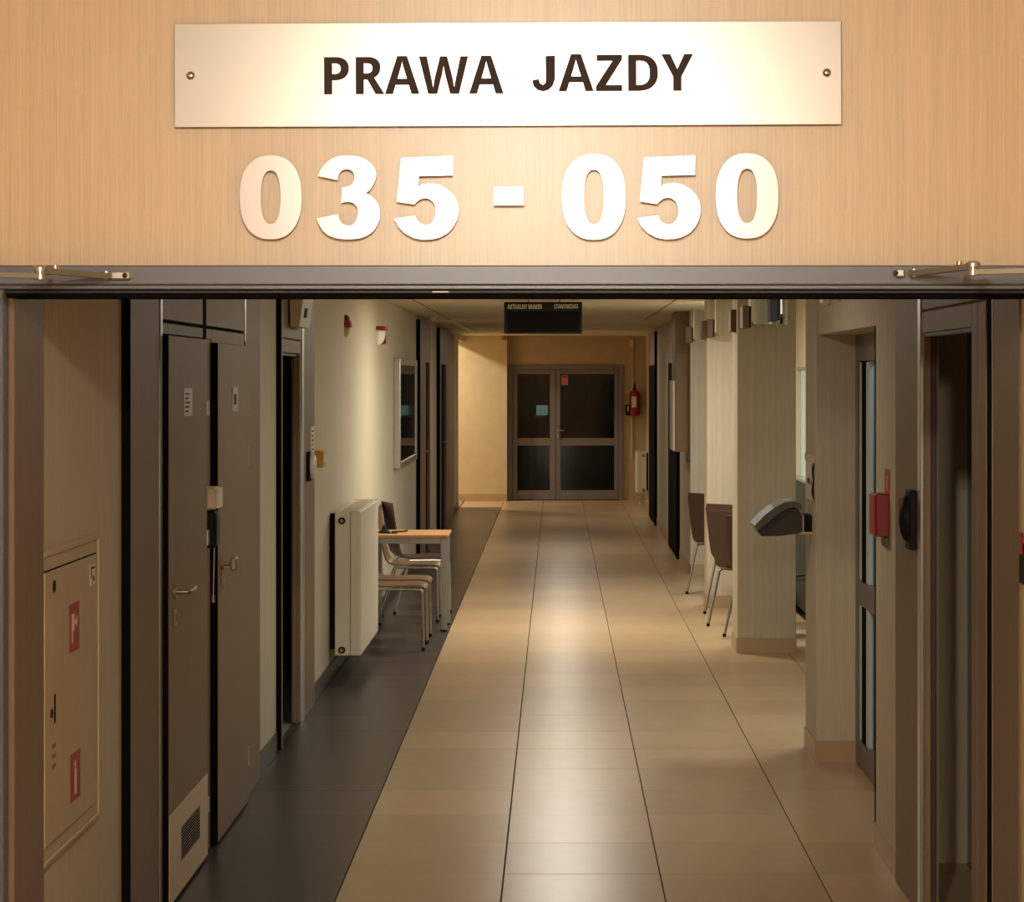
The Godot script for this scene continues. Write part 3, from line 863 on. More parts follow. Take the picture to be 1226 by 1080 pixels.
func build_end() -> void:
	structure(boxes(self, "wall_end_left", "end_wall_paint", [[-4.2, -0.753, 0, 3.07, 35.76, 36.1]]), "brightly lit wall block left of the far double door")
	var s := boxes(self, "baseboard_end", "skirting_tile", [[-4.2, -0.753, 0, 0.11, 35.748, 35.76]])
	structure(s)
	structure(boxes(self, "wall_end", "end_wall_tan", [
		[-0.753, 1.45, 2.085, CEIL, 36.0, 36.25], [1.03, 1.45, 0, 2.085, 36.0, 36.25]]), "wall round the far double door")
	var d := frame_node("door_11", "far glazed double door with brown frame", Vector3(0.14, 0, -36.0))
	var k := 36.0 / 2800.0
	var gx := func(u): return (u - 666.0) * k
	var gy := func(v): return 1.89 - (v - 452.0) * k
	B(d, "frame", "door_profile", gx.call(608), gx.call(613.5), 0.0, 2.083, 35.97, 36.06, 0.004)
	B(d, "frame", "door_profile", gx.call(741), gx.call(746), 0.0, 2.083, 35.97, 36.06, 0.004)
	B(d, "frame", "door_profile", gx.call(613.5), gx.call(741), 2.01, 2.083, 35.97, 36.06, 0.004)
	for l in [[613.5, 665.5, 619.5, 658.5], [665.5, 741, 671, 735.5]]:
		var lf := Node3D.new()
		lf.name = "leaf"
		d.add_child(lf, true)
		var a0: float = gx.call(l[0]) + 0.003
		var a1: float = gx.call(l[1]) - 0.003
		var g0: float = gx.call(l[2])
		var g1: float = gx.call(l[3])
		lf.position = Vector3((a0 + a1) / 2, 0, 0)
		B(lf, "stile", "door_profile", a0, g0, 0.01, 2.008, 35.99, 36.05, 0.004)
		B(lf, "stile", "door_profile", g1, a1, 0.01, 2.008, 35.99, 36.05, 0.004)
		B(lf, "rail", "door_profile", g0, g1, gy.call(448), 2.008, 35.99, 36.05, 0.004)
		B(lf, "rail", "door_profile", g0, g1, gy.call(533.5), gy.call(524.5), 35.99, 36.05, 0.004)
		B(lf, "rail", "door_profile", g0, g1, 0.01, gy.call(587), 35.99, 36.05, 0.004)
		B(lf, "pane", "glass_dark", g0, g1, gy.call(524.5), gy.call(448), 36.02, 36.026, 0.0)
		B(lf, "pane", "glass_dark", g0, g1, gy.call(587), gy.call(533.5), 36.02, 36.026, 0.0)
	var hx: float = gx.call(668)
	B(d, "handle", "chair_metal", hx, hx + 0.09, gy.call(516), gy.call(514.5), 35.94, 35.955, 0.003)
	B(d, "handle_plate", "chair_metal", hx - 0.012, hx + 0.012, gy.call(525), gy.call(513), 35.955, 35.99, 0.002)
	var po := thing("notice", "small pink notice stuck on the far glass door", "notice", Vector3(gx.call(676), gy.call(461), -36.01))
	B(po, "sheet", "pink_paper", gx.call(672), gx.call(680), gy.call(461), gy.call(449), 36.012, 36.014, 0.0)
	B(po, "heading", "red_sign", gx.call(672.6), gx.call(679.4), gy.call(452), gy.call(450), 36.0105, 36.0115, 0.0)
	# unlit vestibule behind
	structure(boxes(self, "wall_vestibule", "interior_wall", [
		[-1.3, 1.5, 0, 2.6, 39.9, 40.0], [-1.4, -1.3, 0, 2.6, 36.25, 40.0], [1.45, 1.55, 0, 2.6, 36.25, 40.0], [-1.4, 1.55, 2.53, 2.6, 36.25, 40.0], [-1.4, 1.55, -0.1, 0, 36.25, 40.0]]))
	var te := thing("terminal", "small pale glowing device behind the far left pane", "device", at(648, 498, 38.0))
	B(te, "screen", "lit_screen", at(642, 0, 38).x, at(656, 0, 38).x, at(0, 497, 38).y, at(0, 485, 38).y, 37.9, 37.95, 0.01)
	B(te, "tray", "white_enamel", at(639, 0, 38).x, at(654, 0, 38).x, at(0, 499.5, 38).y, at(0, 497, 38).y, 37.8, 38.0, 0.004)
	B(te, "stand", "dark_grey_plastic", at(645, 0, 38).x, at(652, 0, 38).x, 0.822, at(0, 499.5, 38).y, 37.85, 37.95, 0.004)
	var lk := thing("pale_block", "added pale grey cupboard low behind the far left pane", "stand_in", at(644, 590, 37.6))  # invented block, added to give the pale band in the pane
	B(lk, "body", "interior_wall", at(633, 0, 37.6).x, at(658, 0, 37.6).x, 0.0, at(0, 532, 37.6).y, 37.6, 38.0, 0.006)
	B(lk, "door", "interior_wall", at(634, 0, 37.6).x, at(657, 0, 37.6).x, 0.04, at(0, 533, 37.6).y, 37.585, 37.599, 0.004)
	var cu := thing("coat", "dim blue garment hanging behind the far right pane", "coat", at(690, 500, 39.5))
	put(cu, "cloth", extrude_mesh(PackedVector2Array([Vector2(-0.14, 0.35), Vector2(-0.22, 0.1), Vector2(-0.2, -0.3), Vector2(-0.05, -0.42), Vector2(0.12, -0.36), Vector2(0.2, 0.0), Vector2(0.16, 0.33), Vector2(0.0, 0.42)]), 0.12), M["blue_cloth"], at(690, 474, 39.5))
	# fire extinguisher
	var ex := thing("fire_extinguisher", "red fire extinguisher hung right of the far door", "fire extinguisher", at(760, 498, 35.88))
	var p := at(760, 498, 35.86)
	put(ex, "cylinder", lathe_mesh([Vector2(0, 0), Vector2(0.078, 0.0), Vector2(0.085, 0.02), Vector2(0.085, 0.32), Vector2(0.07, 0.37), Vector2(0.03, 0.39), Vector2(0.022, 0.40)], 20), M["red_plastic"], p)
	put(ex, "valve", lathe_mesh([Vector2(0.022, 0.40), Vector2(0.022, 0.43), Vector2(0.012, 0.44), Vector2(0.012, 0.49), Vector2(0, 0.49)], 12), M["black_plastic"], p)
	B(ex, "label_panel", "paper", p.x - 0.05, p.x + 0.02, p.y + 0.13, p.y + 0.30, 35.772, 35.776, 0.0)
	B(ex, "hose_holder", "black_plastic", p.x - 0.145, p.x - 0.08, p.y + 0.01, p.y + 0.17, 35.82, 35.9, 0.01)
	B(ex, "nozzle", "white_enamel", p.x - 0.115, p.x - 0.095, p.y + 0.07, p.y + 0.15, 35.80, 35.822, 0.004)
	B(ex, "bracket", "black_plastic", p.x - 0.02, p.x + 0.02, p.y + 0.2, p.y + 0.36, 35.94, 36.0, 0.0)
	var cb := thing("cable", "thin pale cable running down the end wall beside the extinguisher", "cable", at(757, 545, 35.98))
	put(cb, "tube", tube_mesh([at(757, 412, 35.985), at(757.5, 455, 35.985), at(756.5, 500, 35.985), at(757, 548, 35.985)], 0.011, 6), M["cream_plastic"])
	B(cb, "socket", "white_enamel", at(754.5, 0, 36).x, at(758.5, 0, 36).x, at(0, 416, 36).y, at(0, 407, 36).y, 35.96, 35.998, 0.006)
	var el := thing("ceiling_sensor", "small sensor at the top corner of the lit end wall", "sensor", at(603, 407, 35.74))
	B(el, "body", "dull_steel", at(601, 0, 35.74).x, at(605, 0, 35.74).x, at(0, 407, 35.74).y, at(0, 402.5, 35.74).y, 35.70, 35.758, 0.006)
	# radiator in the far right corner
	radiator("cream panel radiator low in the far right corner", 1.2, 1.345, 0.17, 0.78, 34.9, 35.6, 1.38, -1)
	var pp := thing("pipe", "thin chrome pipe under the far radiator", "pipe", at(767, 608, 35.0))
	put(pp, "tube", tube_mesh([Vector3(1.265, 0.0, -35.0), Vector3(1.265, 0.19, -35.0)], 0.012), M["chrome"], Vector3.ZERO)
	put(pp, "rosette", lathe_mesh([Vector2(0, 0.012), Vector2(0.03, 0.01), Vector2(0.034, 0.0)], 14), M["chrome"], Vector3(1.265, 0.0, -35.0))

func radiator(label: String, x0: float, x1: float, y0: float, y1: float, d0: float, d1: float, wall: float, face: int) -> void:
	var t := thing("radiator", label, "radiator", Vector3((x0 + x1) * 0.5, y0, -(d0 + d1) * 0.5))
	var front := x1 if face > 0 else x0
	var back := x0 if face > 0 else x1
	var w := absf(x1 - x0)
	var f := float(face)
	# back section and front section of the end cover, then the front panel
	B(t, "end_cover", "white_enamel", back, back + f * w * 0.58, y0, y1, d0, d0 + 0.012, 0.003)
	B(t, "end_cover", "white_enamel", back + f * w * 0.60, front - f * 0.004, y0, y1, d0, d0 + 0.012, 0.003)
	B(t, "end_cover", "white_enamel", back, front - f * 0.004, y0, y1, d1 - 0.012, d1, 0.003)
	B(t, "front_panel", "white_enamel", front - f * 0.014, front, y0, y1 - 0.006, d0 + 0.004, d1, 0.004)
	B(t, "back_panel", "white_enamel", back, back + f * 0.012, y0, y1 - 0.01, d0 + 0.012, d1 - 0.012, 0.003)
	var g := B(t, "top_grille", "white_enamel", back + f * 0.004, front - f * 0.016, y1 - 0.012, y1 - 0.004, d0 + 0.012, d1 - 0.012, 0.001)
	var n := int((d1 - d0) / 0.06)
	for i in n:
		var dd := d0 + 0.03 + i * (d1 - d0 - 0.06) / n
		B(g, "slot", "dark_grey_plastic", back + f * 0.03, front - f * 0.03, y1 - 0.004, y1 - 0.0035, dd, dd + 0.012, 0.0)
	for y in [y0 + 0.035, y1 - 0.06]:
		var xx := back + f * w * 0.27
		var pg := put(t, "plug", lathe_mesh([Vector2(0, 0.012), Vector2(0.008, 0.012), Vector2(0.011, 0.0)], 16), M["chrome"], Vector3(xx, y, -d0))
		pg.rotation.x = PI / 2
		var rg := put(t, "plug_ring", lathe_mesh([Vector2(0.012, 0.004), Vector2(0.021, 0.004), Vector2(0.022, 0.0)], 16), M["black_plastic"], Vector3(xx, y, -d0 + 0.003))
		rg.rotation.x = PI / 2
	wall -= f * -0.002
	B(t, "gap_shade_strip", "black_plastic", back, wall, y0 + 0.03, y1 - 0.02, d0 + 0.1, d0 + 0.14, 0.002)  # black strip added for the shade in the gap between radiator and wall
	for y in [y0 + 0.1, y1 - 0.14]:
		B(t, "bracket", "black_plastic", back, wall, y - 0.02, y + 0.02, d0 + 0.12, d0 + 0.16, 0.002)
		B(t, "bracket", "black_plastic", back, wall, y - 0.02, y + 0.02, d1 - 0.16, d1 - 0.12, 0.002)

# ---------------------------------------------------------------- furniture
func chair_proto(wood: String, label: String) -> Node3D:
	# faces +Z, feet on y = 0
	var t := thing("chair", label, "chair")
	var prof := [Vector2(-0.275, 0.885), Vector2(-0.27, 0.84), Vector2(-0.252, 0.72), Vector2(-0.232, 0.60), Vector2(-0.218, 0.53), Vector2(-0.205, 0.487), Vector2(-0.182, 0.460), Vector2(-0.15, 0.447), Vector2(-0.05, 0.442), Vector2(0.08, 0.446), Vector2(0.16, 0.446), Vector2(0.195, 0.438), Vector2(0.212, 0.42)]
	var st := new_st()
	var n := prof.size()
	var nor := []
	for i in n:
		var tg: Vector2 = (prof[mini(i + 1, n - 1)] - prof[maxi(i - 1, 0)]).normalized()
		nor.append(Vector2(-tg.y, tg.x))
	var hw := []
	for i in n:
		hw.append(0.188 if i > 0 and i < n - 1 else 0.175)
	var th := 0.011
	for i in n - 1:
		var na := Vector3(0, nor[i].y, nor[i].x)
		var nb := Vector3(0, nor[i + 1].y, nor[i + 1].x)
		var pa := Vector3(0, prof[i].y, prof[i].x)
		var pb := Vector3(0, prof[i + 1].y, prof[i + 1].x)
		var ra := Vector3(hw[i], 0, 0)
		var rb := Vector3(hw[i + 1], 0, 0)
		smooth_quad(st, [[pa - ra + na * th * 0.5, na], [pa + ra + na * th * 0.5, na], [pb + rb + nb * th * 0.5, nb], [pb - rb + nb * th * 0.5, nb]])
		smooth_quad(st, [[pa - ra - na * th * 0.5, -na], [pa + ra - na * th * 0.5, -na], [pb + rb - nb * th * 0.5, -nb], [pb - rb - nb * th * 0.5, -nb]])
		for s in [-1.0, 1.0]:
			quad(st, pa + ra * s + na * th * 0.5, pb + rb * s + nb * th * 0.5, pb + rb * s - nb * th * 0.5, pa + ra * s - na * th * 0.5, Vector3(s, 0, 0))
	for e in [[0, 1.0], [n - 1, -1.0]]:
		var i: int = e[0]
		var na := Vector3(0, nor[i].y, nor[i].x)
		var pa := Vector3(0, prof[i].y, prof[i].x)
		var ra := Vector3(hw[i], 0, 0)
		quad(st, pa - ra + na * th * 0.5, pa + ra + na * th * 0.5, pa + ra - na * th * 0.5, pa - ra - na * th * 0.5, Vector3(0, e[1], 0.3).normalized())
	put(t, "seat_shell", st.commit(), M[wood])
	var r := 0.0095
	for s in [-1.0, 1.0]:
		var x: float = 0.2 * s
		put(t, "leg", tube_mesh([Vector3(x, 0.42, 0.17), Vector3(x, 0.416, 0.185), Vector3(x, 0.40, 0.192), Vector3(x, 0.012, 0.196)], r), M["chair_metal"])
		put(t, "leg", tube_mesh([Vector3(x, 0.425, -0.13), Vector3(x, 0.41, -0.145), Vector3(x * 1.05, 0.012, -0.262)], r), M["chair_metal"])
		put(t, "seat_rail", tube_mesh([Vector3(x, 0.426, -0.14), Vector3(x, 0.421, 0.175)], r), M["chair_metal"])
		for z in [0.196, -0.263]:
			put(t, "foot_cap", lathe_mesh([Vector2(0, 0), Vector2(0.012, 0.0), Vector2(0.0125, 0.02), Vector2(0.01, 0.024)], 10), M["black_plastic"], Vector3(x if z > 0 else x * 1.05, 0, z))
	for z in [-0.1, 0.12]:
		put(t, "cross_bar", tube_mesh([Vector3(-0.2, 0.424, z), Vector3(0.2, 0.424, z)], 0.007), M["chair_metal"])
	for s in [-0.09, 0.09]:
		B(t, "back_clip", "chrome", s - 0.02, s + 0.02, 0.445, 0.452, 0.165, 0.195, 0.001)
	return t

func build_furniture() -> void:
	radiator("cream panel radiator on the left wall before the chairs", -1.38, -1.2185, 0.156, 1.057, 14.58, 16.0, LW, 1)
	# chairs along the left wall
	var p := chair_proto("plywood", "")
	var list := [
		[-1.115, 16.37, PI / 2, "wooden chair on the left, nearest, half behind the radiator"],
		[-1.115, 16.86, PI / 2, "wooden chair on the left between the nearest chair and the table"],
		[-1.11, 18.22, PI / 2, "wooden chair directly beyond the small table"],
		[-1.10, 18.93, PI / 2 + 0.3, "farthest wooden chair on the left with a dark back"]]
	for i in list.size():
		var o: Node3D = p
		if i > 0:
			o = p.duplicate()
			o.name = "chair"
			add_child(o, true)
		if i == 3:
			o.get_node("seat_shell").set_surface_override_material(0, M["dark_plywood"])
		tag(o, list[i][3], "chair", "chairs along the left wall")
		o.position = Vector3(list[i][0], 0, -list[i][1])
		o.rotation.y = list[i][2]
	var q := chair_proto("dark_plywood", "")
	list = [
		[1.488, 17.80, PI * 0.75, "brown chair seen from behind between the second and third pillars"],
		[1.56, 17.08, PI * 0.75, "brown chair half hidden by the wide second pillar"],
		[1.52, 18.72, PI * 0.75, "brown chair mostly hidden, touching the third pillar"],
		[1.475, 20.465, PI * 0.75, "brown chair beyond the third pillar"]]
	for i in list.size():
		var o: Node3D = q
		if i > 0:
			o = q.duplicate()
			o.name = "chair"
			add_child(o, true)
		tag(o, list[i][3], "chair", "brown chairs at the service windows")
		o.position = Vector3(list[i][0], 0, -list[i][1])
		o.rotation.y = list[i][2]
	# table
	var t := thing("table", "small wooden table with grey steel legs on the left", "table", Vector3(-1.1, 0, -17.65))
	B(t, "tabletop", "table_wood", -1.40, -0.805, 0.70, 0.722, 17.35, 17.95, 0.003)
	B(t, "apron", "table_steel", -1.36, -0.86, 0.652, 0.699, 17.40, 17.42, 0.002)
	B(t, "apron", "table_steel", -1.36, -0.86, 0.652, 0.699, 17.88, 17.90, 0.002)
	B(t, "apron", "table_steel", -0.845, -0.825, 0.652, 0.699, 17.44, 17.86, 0.002)
	for x in [-1.38, -0.86]:
		for dd in [17.38, 17.87]:
			B(t, "leg", "table_steel", x, x + 0.045, 0.012, 0.699, dd, dd + 0.045, 0.004)
			B(t, "foot_cap", "black_plastic", x - 0.001, x + 0.046, 0, 0.012, dd - 0.001, dd + 0.046, 0.002)
	var pen := thing("pen_stand", "black pen stand with a cord lying on the small table", "pen stand", Vector3(-1.25, 0.722, -17.5))
	put(pen, "base", lathe_mesh([Vector2(0, 0), Vector2(0.05, 0), Vector2(0.045, 0.012), Vector2(0.02, 0.03), Vector2(0.012, 0.06), Vector2(0, 0.062)], 16), M["black_plastic"], Vector3(-1.29, 0.722, -17.55))
	put(pen, "pen", tube_mesh([Vector3(-1.24, 0.728, -17.62), Vector3(-1.15, 0.729, -17.66), Vector3(-1.12, 0.735, -17.665)], 0.006), M["black_plastic"], Vector3.ZERO)
	put(pen, "cord", tube_mesh([Vector3(-1.29, 0.74, -17.53), Vector3(-1.26, 0.727, -17.48), Vector3(-1.23, 0.726, -17.50), Vector3(-1.19, 0.726, -17.48)], 0.004, 6), M["black_plastic"], Vector3.ZERO)

func build_details() -> void:
	# hanging queue display
	var d := 19.3
	var a := at(603.5, 399.5, d)
	var b := at(697, 361.5, d)
	var t := thing("queue_display", "black queue display lettered AKTUALNY NUMER STANOWISKO hanging from the ceiling", "display", Vector3((a.x + b.x) / 2, a.y, -d))
	B(t, "case", "black_plastic", a.x, b.x, a.y, b.y, d, d + 0.07, 0.006)
	var e0 := at(0, 372.8, d)
	B(t, "screen", "screen_black", a.x + 0.025, b.x - 0.02, a.y + 0.012, e0.y, d - 0.002, d, 0.0)
	var q := at(607.5, 370.0, d)
	var q2 := at(649, 364.2, d)
	put_text(t, "lettering", "AKTUALNY NUMER", "letter_grey", q.x, q2.x, q.y, q2.y, d - 0.002)
	q = at(663.5, 369.5, d)
	q2 = at(692, 364.0, d)
	put_text(t, "lettering", "STANOWISKO", "letter_grey", q.x, q2.x, q.y, q2.y, d - 0.002)
	for u in [632.5, 670]:
		var r := at(u, 360, d)
		B(t, "hanger", "sign_brown", r.x - 0.005, r.x + 0.005, b.y, CEIL, d + 0.03, d + 0.04, 0.0)
	B(t, "bracket", "white_enamel", at(633, 0, d).x, at(669.5, 0, d).x, b.y + 0.025, CEIL - 0.001, d + 0.02, d + 0.05, 0.001)
	# sirens on the left wall
	var s := thing("siren", "small red-topped alarm siren high on the left wall, nearer one", "siren", at(413, 400, 15.7), "alarm sirens")
	put(s, "lens", siren_mesh(0.0, 0.085, 0.048), M["red_plastic"], Vector3(LW, at(0, 392, 15.7).y, -15.7))
	put(s, "body", siren_mesh(-0.065, 0.0, 0.042), M["cream_plastic"], Vector3(LW, at(0, 392, 15.7).y, -15.7))
	s = thing("siren", "red alarm siren with a white dome high on the left wall", "siren", at(451, 410, 18.5), "alarm sirens")
	var y := at(0, 402, 18.5).y
	put(s, "base", lathe_mesh([Vector2(0, 0.06), Vector2(0.06, 0.055), Vector2(0.07, 0.0)], 18), M["red_plastic"], Vector3(LW, y, -18.75)).rotation.z = -PI / 2
	put(s, "dome", siren_mesh(-0.075, 0.04, 0.07), M["white_enamel"], Vector3(LW, y, -18.5))
	B(s, "cap", "red_plastic", LW, LW + 0.075, y + 0.045, y + 0.075, 18.42, 18.7, 0.012)
	# glazed notice case on the left wall
	var n := thing("notice_case", "glazed silver notice case on the left wall", "notice case", Vector3(LW, 1.1, -21.5))
	var D0 := 20.4
	var D1 := 22.9
	var Y0 := 1.09
	var Y1 := 2.06
	B(n, "back", "mirror_dark", LW, LW + 0.02, Y0 + 0.04, Y1 - 0.04, D0 + 0.06, D1 - 0.06, 0.0)
	B(n, "frame", "aluminium", LW, LW + 0.06, Y0, Y1, D0, D0 + 0.08, 0.006)
	B(n, "frame", "aluminium", LW, LW + 0.06, Y0, Y1, D1 - 0.08, D1, 0.006)
	B(n, "frame", "aluminium", LW, LW + 0.06, Y0, Y0 + 0.06, D0 + 0.08, D1 - 0.08, 0.006)
	B(n, "frame", "aluminium", LW, LW + 0.06, Y1 - 0.06, Y1, D0 + 0.08, D1 - 0.08, 0.006)
	B(n, "pane", "glass", LW + 0.045, LW + 0.049, Y0 + 0.06, Y1 - 0.06, D0 + 0.08, D1 - 0.08, 0.0)
	for i in 2:
		B(n, "sheet", "paper", LW + 0.02, LW + 0.022, Y0 + 0.5, Y1 - 0.1, D0 + 0.3 + i * 1.1, D0 + 0.62 + i * 1.1, 0.0)
	# card reader and black box on the post between the office doors
	t = thing("card_reader", "cream card reader on the post between the office doors", "card reader", Vector3(-1.393, 1.365, -9.31))
	B(t, "body", "cream_plastic", -1.393, -1.345, 1.368, 1.455, 9.25, 9.37, 0.006)
	B(t, "cover", "white_enamel", -1.346, -1.335, 1.372, 1.451, 9.255, 9.365, 0.005)
	t = thing("intercom", "black handset box with a cord under the cream card reader", "intercom", Vector3(-1.393, 1.215, -9.31))
	B(t, "body", "black_plastic", -1.393, -1.35, 1.215, 1.36, 9.26, 9.36, 0.008)
	B(t, "cover", "mirror_dark", -1.351, -1.344, 1.225, 1.345, 9.265, 9.35, 0.003)
	put(t, "cord", tube_mesh([Vector3(-1.36, 1.22, -9.3), Vector3(-1.362, 1.12, -9.3), Vector3(-1.364, 1.02, -9.3)], 0.0035, 6), M["chair_metal"], Vector3.ZERO)
	put(t, "plug", lathe_mesh([Vector2(0, 0), Vector2(0.007, 0.0), Vector2(0.007, 0.03), Vector2(0, 0.032)], 8), M["chair_metal"], Vector3(-1.364, 0.995, -9.3))
	# reader, yellow box and paper strip by the dark doorway on the left
	t = thing("door_reader", "white-faced oval reader on the panel beside the dark doorway", "card reader", Vector3(-1.395, 1.33, -13.2))
	B(t, "base", "black_plastic", -1.395, -1.375, 1.31, 1.475, 13.05, 13.2, 0.004)
	put(t, "face", oval_mesh(0.08, 0.075, 0.03), M["white_enamel"], Vector3(-1.375, 1.395, -13.13))
	t = thing("yellow_box", "yellow break-glass box on the wall by the dark doorway", "alarm box", Vector3(LW, 1.36, -13.75))
	B(t, "body", "yellow_plastic", LW, LW + 0.052, 1.362, 1.458, 13.72, 13.85, 0.004)
	B(t, "window", "white_enamel", LW + 0.052, LW + 0.058, 1.385, 1.435, 13.74, 13.83, 0.002)
	t = thing("paper_strip", "narrow paper notice on the panel above the white oval reader", "notice", Vector3(-1.395, 1.45, -13.35))
	B(t, "sheet", "paper", -1.395, -1.392, 1.46, 1.61, 13.28, 13.46, 0.0)
	for i in 5:
		B(t, "print", "print_dark", -1.392, -1.3915, 1.475 + i * 0.026, 1.485 + i * 0.026, 13.32, 13.42 - 0.03 * (i % 2), 0.0)
	# flag sign over the dark doorway
	t = thing("wedge_sign", "slanted lit-panel sign with pictograms over the dark doorway on the left", "sign", Vector3(-1.395, 2.16, -12.4))
	var zz := [Vector2(0.0, 0.37), Vector2(0.105, 0.37), Vector2(0.055, 0.0), Vector2(0.012, 0.0)]
	var sm := extrude_mesh(PackedVector2Array(zz), 0.5)
	put(t, "case", sm, M["cream_plastic"], Vector3(-1.395, 2.155, -12.42))
	var slope := (zz[1] as Vector2) - (zz[2] as Vector2)
	var fp := put(t, "face_panel", box_mesh(Vector3(0.004, slope.length(), 0.49), 0.001), M["white_enamel"], Vector3(-1.395 + 0.082, 2.155 + 0.185, -12.42))
	fp.rotation.z = -atan2(slope.x, slope.y)
	for i in 3:
		var pk := B(t, "pictogram", "print_dark", -1.395 + 0.0815 + (i - 1) * 0.0145, -1.395 + 0.0865 + (i - 1) * 0.0145, 2.155 + 0.16 + (i - 1) * 0.11, 2.155 + 0.21 + (i - 1) * 0.11, 12.3, 12.42, 0.0)
		pk.rotation.z = -atan2(slope.x, slope.y)
	# ---- right side
	t = thing("fire_button", "red manual fire alarm box on the near right wall", "fire alarm", Vector3(RW, 1.27, -9.1))
	B(t, "body", "red_plastic", RW - 0.052, RW, 1.275, 1.44, 9.02, 9.17, 0.004)
	B(t, "rim", "red_sign", RW - 0.06, RW - 0.052, 1.28, 1.435, 9.03, 9.16, 0.003)
	B(t, "test_cover", "dark_grey_plastic", RW - 0.018, RW, 1.235, 1.275, 9.03, 9.12, 0.006)
	t = thing("fire_sign", "small red fire sign above the red alarm box", "sign", Vector3(RW, 1.45, -9.08))
	var sg := B(t, "plate", "red_sign", RW - 0.003, RW, 1.435, 1.535, 9.0, 9.13, 0.0)
	B(sg, "pictogram", "pink_paper", RW - 0.0036, RW - 0.003, 1.45, 1.51, 9.04, 9.09, 0.0)
	t = thing("door_reader", "black oval reader with a red light beside the near right door", "card reader", Vector3(1.2725, 1.28, -8.3))
	B(t, "base", "black_plastic", 1.247, 1.2725, 1.28, 1.49, 8.26, 8.36, 0.004)
	put(t, "face", oval_mesh(0.085, 0.05, -0.03), M["black_plastic"], Vector3(1.247, 1.39, -8.31))
	B(t, "light", "red_plastic", 1.219, 1.232, 1.39, 1.46, 8.33, 8.35, 0.004)
	t = thing("door_reader", "reader with a red light at the right picture edge", "card reader", Vector3(1.27, 1.28, -6.4))
	B(t, "base", "black_plastic", 1.262, 1.272, 1.33, 1.44, 6.30, 6.38, 0.003)
	B(t, "light", "red_plastic", 1.258, 1.265, 1.41, 1.47, 6.33, 6.37, 0.002)
	# small boxes above the recess
	t = thing("sensor", "small white sensor on the lintel above the recessed door", "sensor", Vector3(RW, 2.24, -11.0))
	B(t, "body", "white_enamel", 1.245, RW, 2.235, 2.29, 10.95, 11.05, 0.006)
	t = thing("junction_box", "small beige junction box beside the white sensor", "box", Vector3(RW, 2.25, -10.6))
	B(t, "body", "cream_plastic", 1.262, RW, 2.24, 2.3, 10.55, 10.65, 0.004)
	# wall terminal on the nearest pillar
	var k := 11.7 / 2800.0
	t = thing("wall_terminal", "grey sloping information terminal mounted on the nearest pillar", "terminal", at(957, 640, 11.7))
	var slab := [105,820, 200,720, 300,640, 400,590, 500,580, 555,600, 580,645, 560,660, 500,640, 440,645, 370,680, 290,740, 210,810, 135,870]
	var body := [135,872, 212,812, 292,742, 372,692, 445,656, 540,655, 578,722, 585,880, 520,905, 380,925, 180,930]
	for e in [[slab, "screen_slab", "dark_grey_plastic", 0.30], [body, "housing", "charcoal_plastic", 0.24]]:
		var pl := PackedVector2Array()
		for i in range(0, e[0].size(), 2):
			var u: float = 890.0 + e[0][i] / 8.31
			var v: float = 530.0 + e[0][i + 1] / 8.31
			pl.append(Vector2((u - 957.0) * k, -(v - 640.0) * k))
		put(t, e[1], extrude_mesh(pl, e[3]), M[e[2]], at(957, 640, 11.7) + Vector3(0, 0, -0.1))
	var m0 := at(960, 617, 11.7)
	var m1 := at(962.2, 636.5, 11.7)
	B(t, "bezel", "aluminium", m0.x, m1.x, m1.y, m0.y, 11.68, 11.9, 0.002)
	B(t, "mount", "black_plastic", m1.x, 1.2785, m1.y, m0.y, 11.68, 11.9, 0.002)
	B(t, "wall_plate", "cream_plastic", at(958, 0, 11.7).x, 1.278, m1.y - 0.012, m1.y, 11.66, 11.92, 0.003)
	# peeling notice on the nearest pillar
	t = thing("taped_notice", "curling paper notice taped to the nearest pillar above the terminal", "notice", Vector3(1.278, 1.27, -11.72))
	var st := new_st()
	var prev := []
	for i in 13:
		var f := i / 12.0
		var yy := 1.275 + f * 0.20
		var bulge := 0.004 + 0.016 * sin(f * PI) * (0.6 + 0.4 * sin(f * 9.0))
		var row := [Vector3(1.277 - bulge, yy, -11.58), Vector3(1.277 - bulge * 0.7, yy, -11.78), Vector3(1.277 - 0.003, yy, -11.95)]
		if i > 0:
			for j in 2:
				quad(st, prev[j], prev[j + 1], row[j + 1], row[j], Vector3(-1, 0, 0))
				var bk := Vector3(0.0006, 0, 0)
				quad(st, prev[j] + bk, prev[j + 1] + bk, row[j + 1] + bk, row[j] + bk, Vector3(1, 0, 0))
		prev = row
	put(t, "sheet", st.commit(), M["paper"])
	B(t, "tape", "cream_plastic", 1.272, 1.277, 1.468, 1.505, 11.55, 11.98, 0.0)
	B(t, "print", "print_dark", 1.2555, 1.2565, 1.365, 1.39, 11.60, 11.70, 0.0)
	# station displays hanging in the bays
	for e in [[13.45, "black_plastic", "station display at the nearest service bay"], [15.45, "sign_brown", "station display just before the wide pillar"], [19.0, "sign_brown", "station display just before the third pillar"], [22.0, "sign_brown", "station display farthest along the bays"]]:
		t = thing("station_display", e[1].replace("_", " ") + " " + e[2] if false else e[2], "display", Vector3(1.27, 2.22, -e[0]), "station displays")
		B(t, "hanging_plate", "white_enamel", 1.288, 1.300, 2.255, CEIL, e[0], e[0] + 0.25, 0.002)
		B(t, "case", e[1], 1.232, 1.276, 2.216, 2.365, e[0], e[0] + 0.22, 0.003)
		B(t, "screen", "screen_black", 1.276, 1.287, 2.22, 2.36, e[0] + 0.01, e[0] + 0.21, 0.0)
